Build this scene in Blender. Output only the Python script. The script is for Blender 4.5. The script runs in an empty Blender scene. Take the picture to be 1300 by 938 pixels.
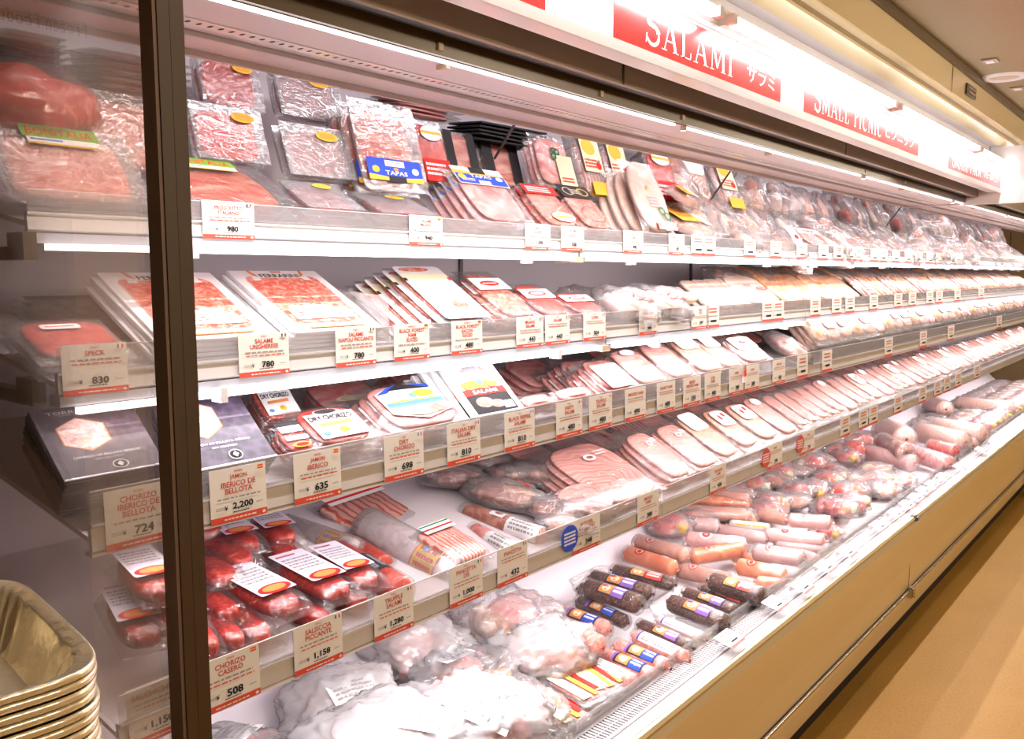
import bpy, bmesh, math, random
from mathutils import Vector, Matrix, Euler, noise
random.seed(7)
SC = bpy.context.scene
COL = SC.collection
R = math.radians
# ------------------------------------------------------------------ camera
W_, H_ = 1300.0, 938.0
F_, CX, CY = 1105.0, 650.0, 469.0
VX, VY = 1545.0, 347.0
CAMZ = 1.55
_X = Vector((VX - CX, VY - CY, F_)).normalized()
_p = math.atan2(CY - VY, F_)
_Z = Vector((0, -math.cos(_p), -math.sin(_p)))
_Z = (_Z - _X * _X.dot(_Z)).normalized()
_Y = _Z.cross(_X)
RM = Matrix((_X, _Y, _Z))                       # world = RM @ cam(x right, y down, z forward)
cam = bpy.data.cameras.new('camera')
camo = bpy.data.objects.new('camera', cam); COL.objects.link(camo)
cr, cd, cf = RM @ Vector((1, 0, 0)), RM @ Vector((0, 1, 0)), RM @ Vector((0, 0, 1))
M = Matrix.Identity(4)
for i in range(3):
    M[i][0] = cr[i]; M[i][1] = -cd[i]; M[i][2] = -cf[i]
M[2][3] = CAMZ
camo.matrix_world = M
cam.sensor_width = 36; cam.lens = F_ / W_ * 36; cam.clip_start = 0.02
SC.camera = camo
# ------------------------------------------------------------------ exposure and world
vs = SC.view_settings
vs.view_transform = 'Standard'; vs.look = 'None'; vs.exposure = 0.32; vs.gamma = 1; vs.use_curve_mapping = False
wd = bpy.data.worlds.new('world'); SC.world = wd; wd.use_nodes = True
wd.node_tree.nodes['Background'].inputs[0].default_value = (1.0, .80, .58, 1)
wd.node_tree.nodes['Background'].inputs[1].default_value = .45
try:
    SC.cycles.max_bounces = 10; SC.cycles.transparent_max_bounces = 24; SC.cycles.diffuse_bounces = 4
    SC.cycles.glossy_bounces = 3; SC.cycles.transmission_bounces = 4
    SC.cycles.caustics_reflective = False; SC.cycles.caustics_refractive = False
    SC.cycles.sample_clamp_indirect = 6
except Exception: pass

def area(name, loc, rot, sx, sy, power, color, spread=180):
    l = bpy.data.lights.new(name, 'AREA'); l.shape = 'RECTANGLE'; l.size = sx; l.size_y = sy
    l.energy = power; l.color = color; l.spread = R(spread)
    o = bpy.data.objects.new(name, l); COL.objects.link(o); o.location = loc; o.rotation_euler = rot
    return o
WARM = (1.0, .84, .62); COOL = (1.0, .945, .975)
# case lamps (their tubes are built further down), added fill lights and the warm ceiling lamps of the aisle
for k in range(6):
    x = 1.3 + k * 1.5
    area('canopy_lamp_light', (x, 1.112, 1.921), (R(4), 0, 0), 1.44, .014, 12, COOL, 160)
    area('canopy_rear_fill_light', (x, 1.412, 2.040), (R(40), 0, 0), 1.44, .014, 1.5, COOL)  # added fill behind the canopy lip, brightens the back of the top tier
    area('shelf_lamp_and_fill_light', (x, 1.350, 1.574), (R(28), 0, 0), 1.44, .014, 1.1, COOL)
    area('shelf_lamp_and_fill_light', (x, 1.282, 1.344), (R(28), 0, 0), 1.44, .014, 1.7, COOL)
    area('shelf_lamp_and_fill_light', (x, 1.240, 1.138), (R(24), 0, 0), 1.44, .014, 2.3, COOL)  # fill light added under the third tier, has no tube
    area('shelf_lamp_and_fill_light', (x, 1.188, .860), (R(16), 0, 0), 1.44, .014, 8, COOL)  # fill light added under the fourth tier for the well, has no tube
for k in range(4):
    area('sign_lamp_light', (1.2 + k * 1.35, .893, 2.098), (R(30), 0, 0), 1.3, .02, 3.0, COOL)
for x, y in ((.6, -.9), (3.4, -.9), (6.2, -.9), (9.0, -.9)):
    l_ = bpy.data.lights.new('pendant_light', 'POINT'); l_.energy = 50; l_.color = WARM; l_.shadow_soft_size = .09
    o_ = bpy.data.objects.new('pendant_light', l_); COL.objects.link(o_); o_.location = (x, y, 2.20)

# ------------------------------------------------------------------ measuring helpers
def ray(u, v): return RM @ Vector((u - CX, v - CY, F_))
def at_y(u, v, Y):
    r = ray(u, v); p = r * (Y / r.y); return Vector((p.x, p.y, p.z + CAMZ))
def at_z(u, v, Z):
    r = ray(u, v); p = r * ((Z - CAMZ) / r.z); return Vector((p.x, p.y, p.z + CAMZ))
def proj(P):
    c = RM.transposed() @ Vector((P[0], P[1], P[2] - CAMZ))
    return CX + F_ * c.x / c.z, CY + F_ * c.y / c.z

# ------------------------------------------------------------------ object helpers
def setp(o, label=None, cat=None, group=None, kind=None):
    if label: o['label'] = label
    if cat: o['category'] = cat
    if group: o['group'] = group
    if kind: o['kind'] = kind
    return o
def empty(name, loc=(0, 0, 0), rot=(0, 0, 0)):
    o = bpy.data.objects.new(name, None); o.empty_display_size = .05
    o.location = loc; o.rotation_euler = rot; COL.objects.link(o); return o
def link(name, me, parent=None, loc=None):
    o = bpy.data.objects.new(name, me); COL.objects.link(o)
    if parent: o.parent = parent
    if loc is not None: o.location = loc
    return o
class MB:
    """collects shapes into ONE mesh; several materials allowed"""
    def __init__(s): s.v = []; s.f = []; s.m = []; s.mats = []; s.sm = []
    def mi(s, m):
        if m not in s.mats: s.mats.append(m)
        return s.mats.index(m)
    def add(s, vs, fs, m, smooth=False):
        b = len(s.v); s.v += [tuple(p) for p in vs]; k = s.mi(m)
        for f in fs: s.f.append([b + i for i in f]); s.m.append(k); s.sm.append(smooth)
    def box(s, x0, x1, y0, y1, z0, z1, m):
        s.add([(x, y, z) for z in (z0, z1) for y in (y0, y1) for x in (x0, x1)],
              [(0, 2, 3, 1), (4, 5, 7, 6), (0, 1, 5, 4), (2, 6, 7, 3), (0, 4, 6, 2), (1, 3, 7, 5)], m)
    def strip(s, pts, x0, x1, m, closed=True):
        """a profile in (y,z) swept along X"""
        n = len(pts); vs = [(x0, y, z) for y, z in pts] + [(x1, y, z) for y, z in pts]
        fs = [(i, (i + 1) % n, n + (i + 1) % n, n + i) for i in range(n if closed else n - 1)]
        if closed: fs += [tuple(range(n))[::-1], tuple(range(n, 2 * n))]
        s.add(vs, fs, m)
    def tube(s, a, b, r, m, n=10, cap=True):
        a = Vector(a); b = Vector(b); d = (b - a).normalized()
        t = Vector((0, 0, 1)) if abs(d.z) < .9 else Vector((1, 0, 0)); u = d.cross(t).normalized(); w = d.cross(u)
        vs = []
        for p in (a, b):
            for i in range(n):
                q = 2 * math.pi * i / n; vs.append(p + u * (r * math.cos(q)) + w * (r * math.sin(q)))
        fs = [(i, (i + 1) % n, n + (i + 1) % n, n + i) for i in range(n)]
        s.add(vs, fs, m, True)
        if cap: s.add(vs, [tuple(range(n))[::-1], tuple(range(n, 2 * n))], m)
    def lathe(s, prof, m, n=16, bend=0.0):
        """profile (x, r) around the X axis, bent in XZ"""
        vs = []
        for x, r in prof:
            for i in range(n):
                q = 2 * math.pi * i / n
                vs.append((x, r * math.cos(q) + bend * x * x, r * math.sin(q)))
        fs = []
        for k in range(len(prof) - 1):
            for i in range(n):
                j = (i + 1) % n; fs.append((k * n + i, k * n + j, (k + 1) * n + j, (k + 1) * n + i))
        s.add(vs, fs, m, True)
    def mesh(s, name):
        me = bpy.data.meshes.new(name); me.from_pydata(s.v, [], s.f)
        for m in s.mats: me.materials.append(m)
        for p, k, q in zip(me.polygons, s.m, s.sm): p.material_index = k; p.use_smooth = q
        me.update(); return me
    def build(s, name, parent=None, loc=None): return link(name, s.mesh(name), parent, loc)

# ------------------------------------------------------------------ materials
def nt(name):
    m = bpy.data.materials.new(name); m.use_nodes = True; t = m.node_tree; return m, t, t.nodes, t.links
def pbr(name, col, rough=.5, metal=0, emis=None, es=0, coat=0, bump=0, bscale=200, spec=.5):
    m, t, n, l = nt(name); b = n['Principled BSDF']
    b.inputs['Base Color'].default_value = (*col, 1); b.inputs['Roughness'].default_value = rough
    b.inputs['Metallic'].default_value = metal; b.inputs['Coat Weight'].default_value = coat
    b.inputs['Coat Roughness'].default_value = .08; b.inputs['Specular IOR Level'].default_value = spec
    if emis: b.inputs['Emission Color'].default_value = (*emis, 1); b.inputs['Emission Strength'].default_value = es
    if bump:
        nz = n.new('ShaderNodeTexNoise'); nz.inputs['Scale'].default_value = bscale; nz.inputs['Detail'].default_value = 4
        tc = n.new('ShaderNodeTexCoord'); l.new(tc.outputs['Object'], nz.inputs['Vector'])
        bp = n.new('ShaderNodeBump'); bp.inputs['Strength'].default_value = bump; bp.inputs['Distance'].default_value = .002
        l.new(nz.outputs[0], bp.inputs['Height']); l.new(bp.outputs[0], b.inputs['Normal'])
    return m
def film(name, body=.10, tint=(1, 1, 1), gloss=.5, rough=.12, bscale=45, bump=.8, ridge=False):
    """thin clear plastic: see-through, with wrinkled highlights and a slight milkiness"""
    m, t, n, l = nt(name); n.remove(n['Principled BSDF']); out = n['Material Output']
    tr = n.new('ShaderNodeBsdfTransparent'); tr.inputs[0].default_value = (*tint, 1)
    gl = n.new('ShaderNodeBsdfGlossy'); gl.inputs['Roughness'].default_value = rough
    d1 = n.new('ShaderNodeBsdfDiffuse'); d1.inputs[0].default_value = (.95, .93, .95, 1)
    d2 = n.new('ShaderNodeBsdfTranslucent'); d2.inputs[0].default_value = (.95, .93, .95, 1)
    df = n.new('ShaderNodeMixShader'); df.inputs[0].default_value = .5; l.new(d1.outputs[0], df.inputs[1]); l.new(d2.outputs[0], df.inputs[2])
    tc = n.new('ShaderNodeTexCoord'); oi = n.new('ShaderNodeObjectInfo'); ad = n.new('ShaderNodeVectorMath')
    l.new(tc.outputs['Object'], ad.inputs[0]); l.new(oi.outputs['Location'], ad.inputs[1])
    nz = n.new('ShaderNodeTexNoise'); nz.inputs['Scale'].default_value = bscale; nz.inputs['Detail'].default_value = 3
    nz.inputs['Distortion'].default_value = 1.2
    l.new(ad.outputs[0], nz.inputs['Vector'])
    bp = n.new('ShaderNodeBump'); bp.inputs['Strength'].default_value = bump; bp.inputs['Distance'].default_value = .005 if ridge else .006
    ho = nz.outputs[0]
    if ridge:
        nz.inputs['Detail'].default_value = 1.5; nz.inputs['Distortion'].default_value = 2.2
        a1 = n.new('ShaderNodeMath'); a1.operation = 'SUBTRACT'; a1.inputs[1].default_value = .5; a2 = n.new('ShaderNodeMath'); a2.operation = 'ABSOLUTE'
        a3 = n.new('ShaderNodeMath'); a3.operation = 'POWER'; a3.inputs[1].default_value = .6
        l.new(ho, a1.inputs[0]); l.new(a1.outputs[0], a2.inputs[0]); l.new(a2.outputs[0], a3.inputs[0]); ho = a3.outputs[0]
    l.new(ho, bp.inputs['Height']); l.new(bp.outputs[0], gl.inputs['Normal'])
    lw = n.new('ShaderNodeLayerWeight'); lw.inputs[0].default_value = .35; l.new(bp.outputs[0], lw.inputs['Normal'])
    mu = n.new('ShaderNodeMath'); mu.operation = 'MULTIPLY_ADD'; mu.inputs[1].default_value = gloss; mu.inputs[2].default_value = .04
    l.new(lw.outputs['Fresnel'], mu.inputs[0])
    m1 = n.new('ShaderNodeMixShader'); m1.inputs[0].default_value = body; l.new(tr.outputs[0], m1.inputs[1]); l.new(df.outputs[0], m1.inputs[2])
    m2 = n.new('ShaderNodeMixShader'); l.new(mu.outputs[0], m2.inputs[0]); l.new(m1.outputs[0], m2.inputs[1]); l.new(gl.outputs[0], m2.inputs[2])
    l.new(m2.outputs[0], out.inputs[0]); return m
def meat(name, stops, scale=30, kind='noise', rough=.38, dist=1.5, stretch=(1, 1, 1), detail=4, offs=None):
    m, t, n, l = nt(name); b = n['Principled BSDF']; b.inputs['Roughness'].default_value = rough
    tc = n.new('ShaderNodeTexCoord'); oi = n.new('ShaderNodeObjectInfo')
    ad = n.new('ShaderNodeVectorMath'); ml = n.new('ShaderNodeVectorMath'); ml.operation = 'MULTIPLY'; ml.inputs[1].default_value = stretch
    l.new(tc.outputs['Object'], ml.inputs[0]); l.new(ml.outputs[0], ad.inputs[0])
    if kind != 'rings': l.new(oi.outputs['Location'], ad.inputs[1])
    elif offs: ad.inputs[1].default_value = offs
    rp = n.new('ShaderNodeValToRGB'); el = rp.color_ramp.elements
    while len(el) < len(stops): el.new(.5)
    for e, (p, c) in zip(el, stops): e.position = p; k_ = 1 - .30 * min(c); e.color = (c[0] ** 1.1 * (1 - .16 * min(c)), c[1] ** 1.2 * k_, c[2] ** 1.2 * k_, 1)
    if kind == 'noise':
        x = n.new('ShaderNodeTexNoise'); x.inputs['Scale'].default_value = scale; x.inputs['Detail'].default_value = detail
        x.inputs['Distortion'].default_value = dist; l.new(ad.outputs[0], x.inputs['Vector']); o = x.outputs[0]
    elif kind == 'rings':
        x = n.new('ShaderNodeTexWave'); x.wave_type = 'RINGS'; x.rings_direction = 'SPHERICAL'
        x.inputs['Scale'].default_value = scale; x.inputs['Distortion'].default_value = dist; x.inputs['Detail'].default_value = 2
        l.new(ad.outputs[0], x.inputs['Vector']); o = x.outputs[1]
    elif kind == 'bands':
        x = n.new('ShaderNodeTexWave'); x.bands_direction = 'X'; x.inputs['Scale'].default_value = scale
        x.inputs['Distortion'].default_value = dist; x.inputs['Detail'].default_value = 3; x.inputs['Detail Scale'].default_value = 2
        l.new(ad.outputs[0], x.inputs['Vector']); o = x.outputs[1]
    else:
        x = n.new('ShaderNodeTexVoronoi'); x.inputs['Scale'].default_value = scale; x.inputs['Randomness'].default_value = 1
        l.new(ad.outputs[0], x.inputs['Vector']); o = x.outputs[0]
    l.new(o, rp.inputs[0]); l.new(rp.outputs[0], b.inputs['Base Color'])
    return m
WHT = pbr('white_enamel', (.74, .70, .72), .32); WALLW = pbr('case_back_white', (.66, .60, .63), .38)
RAILW = pbr('rail_white', (.55, .51, .49), .3); STEEL = pbr('steel', (.55, .53, .52), .25, 1); DSTEEL = pbr('dark_steel', (.10, .09, .09), .4, .6)
BLACK = pbr('black', (.006, .004, .003), .6); HOLE = pbr('vent_hole', (.01, .01, .012), .7)
BRONZE = pbr('bronze_post', (.055, .030, .013), .5, .0); GOLD = pbr('cream_gold_enamel', (.72, .60, .38), .24, .08, coat=.25)
EDGE = pbr('post_edge', (.16, .10, .07), .5); BRASS = pbr('brass_rail', (.58, .46, .24), .28, .6); LEDGE = pbr('ledge_enamel', (.50, .46, .47), .35); TRIM = pbr('dark_trim', (.16, .12, .10), .25, .6)
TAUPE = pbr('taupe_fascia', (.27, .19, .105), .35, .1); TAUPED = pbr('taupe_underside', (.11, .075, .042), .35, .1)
TUBEM = pbr('tube_glow', (1, 1, 1), .4, emis=(1, .97, 1), es=3); TUBES = pbr('sign_tube_glow', (1, 1, 1), .4, emis=(1, .97, 1), es=9)
SIGNW = pbr('sign_white', (.90, .89, .89), .25, coat=.4); REDS = pbr('sign_red', (.72, .012, .010), .25, coat=.4); SIGNL = pbr('sign_letter_white', (.93, .92, .90), .3)
CARD = pbr('tag_card', (.70, .655, .60), .55); REDB = pbr('tag_red_band', (.60, .06, .035), .5); REDT = pbr('tag_red_ink', (.50, .05, .035), .5)
INK = pbr('black_ink', (.02, .018, .02), .62, spec=.12); GREY = pbr('grey_ink', (.30, .27, .26), .62, spec=.12)
PAPER = pbr('label_white', (.80, .78, .80), .62, spec=.12); LILAC = pbr('label_lilac', (.66, .62, .74), .62, spec=.12); CREAM = pbr('label_cream', (.80, .72, .50), .62, spec=.12)
YEL = pbr('label_yellow', (.78, .46, .06), .62, spec=.12); ORG = pbr('label_orange', (.72, .26, .08), .62, spec=.12); BLUE = pbr('label_blue', (.035, .08, .52), .62, spec=.12)
LBLUE = pbr('label_sky_blue', (.13, .28, .60), .62, spec=.12); REDL = pbr('label_red', (.68, .03, .025), .62, spec=.12); GRN = pbr('label_green', (.20, .42, .06), .62, spec=.12)
DGRN = pbr('label_dark_green', (.03, .16, .07), .62, spec=.12); PUR = pbr('label_purple', (.25, .12, .48), .62, spec=.12); BLKL = pbr('label_black', (.03, .027, .03), .62, spec=.12)
SILV = pbr('label_silver', (.45, .45, .50), .3, .3); BEIGE = pbr('beige', (.55, .42, .30), .5)
FILM = film('clear_film', .03, gloss=.36); FILMH = film('hazy_film', .15, gloss=.55, bscale=60); BAGM = film('crinkled_bag_film', .24, gloss=.7, rough=.18, bscale=24, bump=.7, ridge=True)
MILK = film('milky_bag_film', .55, gloss=.8, rough=.2, bscale=17, bump=.42, ridge=True); ACRY = film('clear_acrylic', .22, gloss=.5, rough=.03, bump=0, bscale=1)
GLASS = film('tinted_glass', .03, tint=(.95, .91, .87), gloss=.42, rough=.008, bump=0, bscale=1)
PROSC = meat('prosciutto', [(.30, (.58, .085, .05)), (.45, (.76, .20, .12)), (.58, (.84, .36, .24)), (.72, (.92, .66, .52))], 16, 'noise', dist=1.6, stretch=(.6, 2.2, 1))
REDM = meat('red_cured_meat', [(.3, (.44, .025, .018)), (.5, (.62, .07, .042)), (.66, (.76, .18, .12)), (.80, (.88, .56, .46))], 22, 'noise', dist=2.2)
SALM = meat('salami_slices', [(.0, (.86, .52, .45)), (.12, (.74, .30, .24)), (.26, (.58, .10, .07)), (.8, (.48, .06, .04))], 170, 'voronoi')
SALP = meat('pink_salami', [(.36, (.68, .12, .08)), (.50, (.76, .27, .20)), (.62, (.88, .52, .44))], 90, 'noise', dist=1)
HAMP = meat('pink_ham', [(.32, (.70, .20, .19)), (.5, (.82, .38, .35)), (.68, (.92, .64, .60))], 14, 'noise', dist=2.5)
SLIC = meat('ham_slices', [(.0, (.86, .46, .42)), (.30, (.89, .56, .51)), (.62, (.92, .68, .62)), (.88, (.84, .40, .35))], 11, 'rings', dist=12, offs=(.05, .07, 0))
PALE = meat('pale_slices', [(.0, (.86, .50, .40)), (.45, (.90, .66, .55)), (.9, (.84, .44, .31))], 12, 'rings', dist=7, offs=(-.04, .09, 0))
BACON = meat('bacon', [(.15, (.60, .14, .11)), (.38, (.78, .36, .30)), (.56, (.90, .68, .58)), (.88, (.86, .52, .44))], 22, 'bands', dist=3)
ROAST = meat('roast_loin', [(.3, (.42, .17, .08)), (.5, (.66, .36, .20)), (.7, (.82, .58, .42))], 24, 'noise', dist=2)
BROWN = meat('dark_cured', [(.3, (.22, .07, .05)), (.5, (.45, .20, .15)), (.62, (.62, .38, .30)), (.75, (.80, .62, .52))], 18, 'noise', dist=2)
CHOR = meat('chorizo', [(.3, (.26, .010, .008)), (.5, (.44, .025, .018)), (.64, (.60, .09, .05)), (.76, (.80, .42, .30))], 60, 'noise', dist=1.5)
PINKS = meat('pink_sausage', [(.3, (.62, .22, .18)), (.5, (.76, .36, .30)), (.68, (.88, .62, .56))], 70, 'noise', dist=1)
ORGS = meat('orange_sausage', [(.3, (.66, .20, .10)), (.55, (.80, .34, .20)), (.7, (.88, .48, .34))], 12, 'noise')
ROSE = meat('rosy_roll', [(.3, (.86, .46, .44)), (.55, (.92, .62, .58)), (.7, (.96, .76, .72))], 14, 'noise')
DARKS = meat('pepper_sausage', [(.3, (.045, .025, .022)), (.5, (.11, .065, .05)), (.66, (.26, .18, .14)), (.8, (.45, .36, .30))], 110, 'noise')
WHITES = meat('white_sausage', [(.3, (.76, .56, .46)), (.6, (.86, .72, .63))], 20, 'noise')
MOLD = meat('mould_dusted_salami', [(.3, (.58, .50, .50)), (.5, (.78, .73, .73)), (.7, (.90, .87, .86))], 30, 'noise')
BULK = meat('mixed_meat_photo', [(.3, (.78, .76, .80)), (.5, (.88, .82, .84)), (.58, (.70, .38, .36)), (.7, (.90, .86, .88))], 30, 'noise', dist=3)
TORR = meat('slate_sleeve', [(.3, (.055, .050, .085)), (.6, (.085, .078, .12)), (.75, (.11, .10, .16))], 60, 'voronoi', rough=.5)
FOIL = pbr('aluminium_foil', (.93, .83, .62), .27, .6, bump=.9, bscale=55)

# ------------------------------------------------------------------ lettering
_tc = {}
def text_geo(s, off=0.0):
    k = (s, off)
    if k in _tc: return _tc[k]
    c = bpy.data.curves.new('lettering', 'FONT'); c.body = s; c.size = 1; c.resolution_u = 2; c.offset = off; c.fill_mode = 'FRONT'
    o = bpy.data.objects.new('lettering', c); COL.objects.link(o)
    dg = bpy.context.evaluated_depsgraph_get(); dg.update(); me = bpy.data.meshes.new_from_object(o.evaluated_get(dg))
    vs = [v.co.copy() for v in me.vertices]; fs = [tuple(p.vertices) for p in me.polygons]
    bpy.data.objects.remove(o); bpy.data.curves.remove(c); bpy.data.meshes.remove(me)
    if vs:
        x0 = min(v.x for v in vs); x1 = max(v.x for v in vs); y0 = min(v.y for v in vs); y1 = max(v.y for v in vs)
        w = max(x1 - x0, 1e-6); h = max(y1 - y0, 1e-6)
        vs = [((v.x - x0) / w - .5, (v.y - y0) / h - .5) for v in vs]
        r = (vs, fs, w / h)
    else: r = ([], [], 1)
    _tc[k] = r; return r
# roman capitals with thick and thin strokes, for the big header signs; cell 0..w x 0..1
def serif(ch):
    P = []
    def st(x0, y0, x1, y1, w):                    # slanted stroke, w measured across
        P.append([(x0 - w / 2, y0), (x0 + w / 2, y0), (x1 + w / 2, y1), (x1 - w / 2, y1)])
    def sf(x, y, w=.22): P.append([(x - w / 2, y - .018), (x + w / 2, y - .018), (x + w / 2, y + .018), (x - w / 2, y + .018)])
    def arc(cx, cy, rx, ry, a0, a1, w0, w1, n=12):
        for i in range(n):
            q0 = R(a0 + (a1 - a0) * i / n); q1 = R(a0 + (a1 - a0) * (i + 1) / n)
            f0 = w0 + (w1 - w0) * math.sin(math.pi * i / n); f1 = w0 + (w1 - w0) * math.sin(math.pi * (i + 1) / n)
            P.append([(cx + (rx + s * f / 2) * math.cos(q), cy + (ry + s * f / 2) * math.sin(q)) for q, s, f in ((q0, -1, f0), (q0, 1, f0), (q1, 1, f1), (q1, -1, f1))])
    if ch == 'S':
        arc(.26, .745, .19, .225, 20, 200, .04, .08); arc(.26, .745, .19, .225, 200, 275, .08, .14, 6)
        arc(.27, .26, .21, .25, 20, 95, .14, .10, 6); arc(.27, .26, .21, .25, -160, 20, .04, .10); P.append([(.42, .74), (.46, .74), (.46, .99), (.44, .99)]); P.append([(.02, .02), (.045, .02), (.08, .27), (.04, .27)]); return P, .54
    if ch == 'A': st(.06, 0, .31, 1, .04); st(.58, 0, .32, 1, .11); st(.15, .33, .49, .33, .0); P.append([(.15, .31), (.48, .31), (.48, .35), (.15, .35)]); sf(.06, .018); sf(.58, .018, .26); return P, .68
    if ch == 'L': st(.14, 0, .14, 1, .10); P.append([(.14, 0), (.5, 0), (.5, .04), (.14, .04)]); P.append([(.46, 0), (.5, 0), (.52, .24), (.49, .24)]); sf(.14, .98); sf(.14, .018); return P, .56
    if ch == 'M': st(.1, 0, .12, 1, .035); st(.40, .1, .14, 1, .10); st(.40, .1, .66, 1, .04); st(.72, 0, .69, 1, .11); sf(.1, .018); sf(.72, .018, .26); sf(.11, .98, .2); sf(.7, .98, .2); return P, .86
    if ch == 'I': st(.13, 0, .13, 1, .11); sf(.13, .98, .26); sf(.13, .018, .26); return P, .28
    if ch == 'P': st(.13, 0, .13, 1, .11); arc(.2, .74, .24, .24, -90, 90, .04, .10); P.append([(.13, .96), (.21, .96), (.21, 1), (.13, 1)]); P.append([(.13, .48), (.21, .48), (.21, .52), (.13, .52)]); sf(.13, .98); sf(.13, .018, .26); return P, .52
    if ch == 'R': st(.13, 0, .13, 1, .11); arc(.2, .74, .24, .24, -90, 90, .04, .10); P.append([(.13, .96), (.21, .96), (.21, 1), (.13, 1)]); P.append([(.13, .48), (.21, .48), (.21, .52), (.13, .52)]); st(.5, 0, .24, .5, .11); sf(.13, .98); sf(.13, .018, .26); return P, .58
    if ch == 'U': st(.12, .3, .12, 1, .11); st(.55, .3, .55, 1, .04); arc(.335, .3, .20, .28, 180, 360, .05, .10); sf(.12, .98); sf(.55, .98, .18); return P, .66
    if ch == 'C': arc(.36, .5, .28, .48, 50, 310, .04, .13, 20); P.append([(.52, .68), (.56, .68), (.56, .96), (.54, .96)]); return P, .62
    if ch == 'K': st(.13, 0, .13, 1, .11); st(.16, .42, .5, 1, .04); st(.6, 0, .27, .6, .12); sf(.13, .98); sf(.13, .018, .24); sf(.5, .98, .18); sf(.6, .018, .22); return P, .68
    if ch == 'N': st(.12, 0, .12, 1, .04); st(.6, 0, .12, 1, .12); st(.6, 0, .6, 1, .04); sf(.1, .98, .2); sf(.12, .018, .22); sf(.6, .98, .22); return P, .72
    if ch == 'T': st(.3, 0, .3, 1, .11); P.append([(.03, .96), (.57, .96), (.57, 1), (.03, 1)]); sf(.3, .018, .26); return P, .58
    if ch == 'O': arc(.36, .5, .28, .47, 0, 360, .07, .12, 24); return P, .70
    return P, .35

def label_mb(shapes, fmap, nx=1, ny=1, mb=None, dz=.00025):
    """printed matter; shape coords mapped to the surface by fmap(x, y, lift)"""
    mb = mb or MB()
    for i, sh in enumerate(shapes):
        k = sh[0]; z = dz * (i + 1)
        if k == 'r':
            _, x0, y0, x1, y1, m = sh
            vs = [fmap(x0 + (x1 - x0) * a / nx, y0 + (y1 - y0) * b / ny, z) for b in range(ny + 1) for a in range(nx + 1)]
            mb.add(vs, [(b * (nx + 1) + a, b * (nx + 1) + a + 1, (b + 1) * (nx + 1) + a + 1, (b + 1) * (nx + 1) + a) for b in range(ny) for a in range(nx)], m)
        elif k == 'e':
            _, cx, cy, rx, ry, m = sh; n = 20
            vs = [fmap(cx, cy, z)] + [fmap(cx + rx * math.cos(2 * math.pi * j / n), cy + ry * math.sin(2 * math.pi * j / n), z) for j in range(n)]
            mb.add(vs, [(0, 1 + j, 1 + (j + 1) % n) for j in range(n)], m)
        elif k == 'o':
            _, cx, cy, rx, ry, w, m, n = sh
            vs = [fmap(cx + (rx + s) * math.cos(2 * math.pi * (j + .5) / n), cy + (ry + s) * math.sin(2 * math.pi * (j + .5) / n), z) for s in (-w, w) for j in range(n)]
            mb.add(vs, [(j, n + j, n + (j + 1) % n, (j + 1) % n) for j in range(n)], m)
        elif k == 'p':
            mb.add([fmap(x, y, z) for x, y in sh[1]], [tuple(range(len(sh[1])))], sh[2])
        elif k == 't':
            _, s, cx, cy, w, h, m = sh[:7]; vs, fs, asp = text_geo(s, sh[7] if len(sh) > 7 else .012)
            if w is None: w = h * asp
            mb.add([fmap(cx + x * w, cy + y * h, z) for x, y in vs], fs, m)
        elif k == 'k':                            # unreadable small print: broken bars
            _, x0, y0, x1, y1, m, rows = sh; rr = random.Random(int(1e5 * (x0 + y0 + rows)))
            for q in range(rows):
                yy = y1 - (y1 - y0) * (q + .5) / rows; hh = (y1 - y0) / rows * .26; x = x0
                while x < x1 - 1e-6:
                    e = min(x1, x + (x1 - x0) * rr.uniform(.05, .16))
                    mb.add([fmap(a, b, z) for a, b in ((x, yy - hh), (e, yy - hh), (e, yy + hh), (x, yy + hh))], [(0, 1, 2, 3)], m)
                    x = e + (x1 - x0) * .03
    return mb
flat = lambda h: (lambda x, y, z: (x, y, h + z))

# ------------------------------------------------------------------ the setting
def struct(o): return setp(o, kind='structure')
m, t, n, l = nt('tan_floor'); b = n['Principled BSDF']; b.inputs['Roughness'].default_value = .5; b.inputs['Specular IOR Level'].default_value = .2
nz = n.new('ShaderNodeTexNoise'); nz.inputs['Scale'].default_value = 90; nz.inputs['Detail'].default_value = 6
n2 = n.new('ShaderNodeTexNoise'); n2.inputs['Scale'].default_value = 3
tc = n.new('ShaderNodeTexCoord'); l.new(tc.outputs['Object'], nz.inputs['Vector']); l.new(tc.outputs['Object'], n2.inputs['Vector'])
rp = n.new('ShaderNodeValToRGB'); rp.color_ramp.elements[0].position = .35; rp.color_ramp.elements[0].color = (.24, .122, .018, 1)
rp.color_ramp.elements[1].position = .65; rp.color_ramp.elements[1].color = (.32, .17, .028, 1)
mx = n.new('ShaderNodeMath'); mx.operation = 'MULTIPLY_ADD'; mx.inputs[1].default_value = .6; ma = n.new('ShaderNodeMath'); ma.operation = 'MULTIPLY'; ma.inputs[1].default_value = .4
l.new(n2.outputs[0], ma.inputs[0]); l.new(nz.outputs[0], mx.inputs[0]); l.new(ma.outputs[0], mx.inputs[2]); l.new(mx.outputs[0], rp.inputs[0]); l.new(rp.outputs[0], b.inputs['Base Color'])
FLOORM = m
CEIL = pbr('ceiling_tan', (.30, .22, .095), .6, bump=.2, bscale=60); WALLT = pbr('wall_tan', (.42, .31, .19), .7)
q = MB(); q.box(-3, 12, -3.2, 2.2, -.05, 0, FLOORM); struct(q.build('floor'))
q = MB(); q.box(-3, 12, -3.2, .858, 2.40, 2.45, CEIL); q.box(-3, 12, .858, 2.2, 2.40, 2.45, CEIL); struct(q.build('ceiling'))
q = MB(); q.box(-3, 12, 2.05, 2.2, 0, 2.40, WALLT); struct(q.build('wall_back'))
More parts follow.
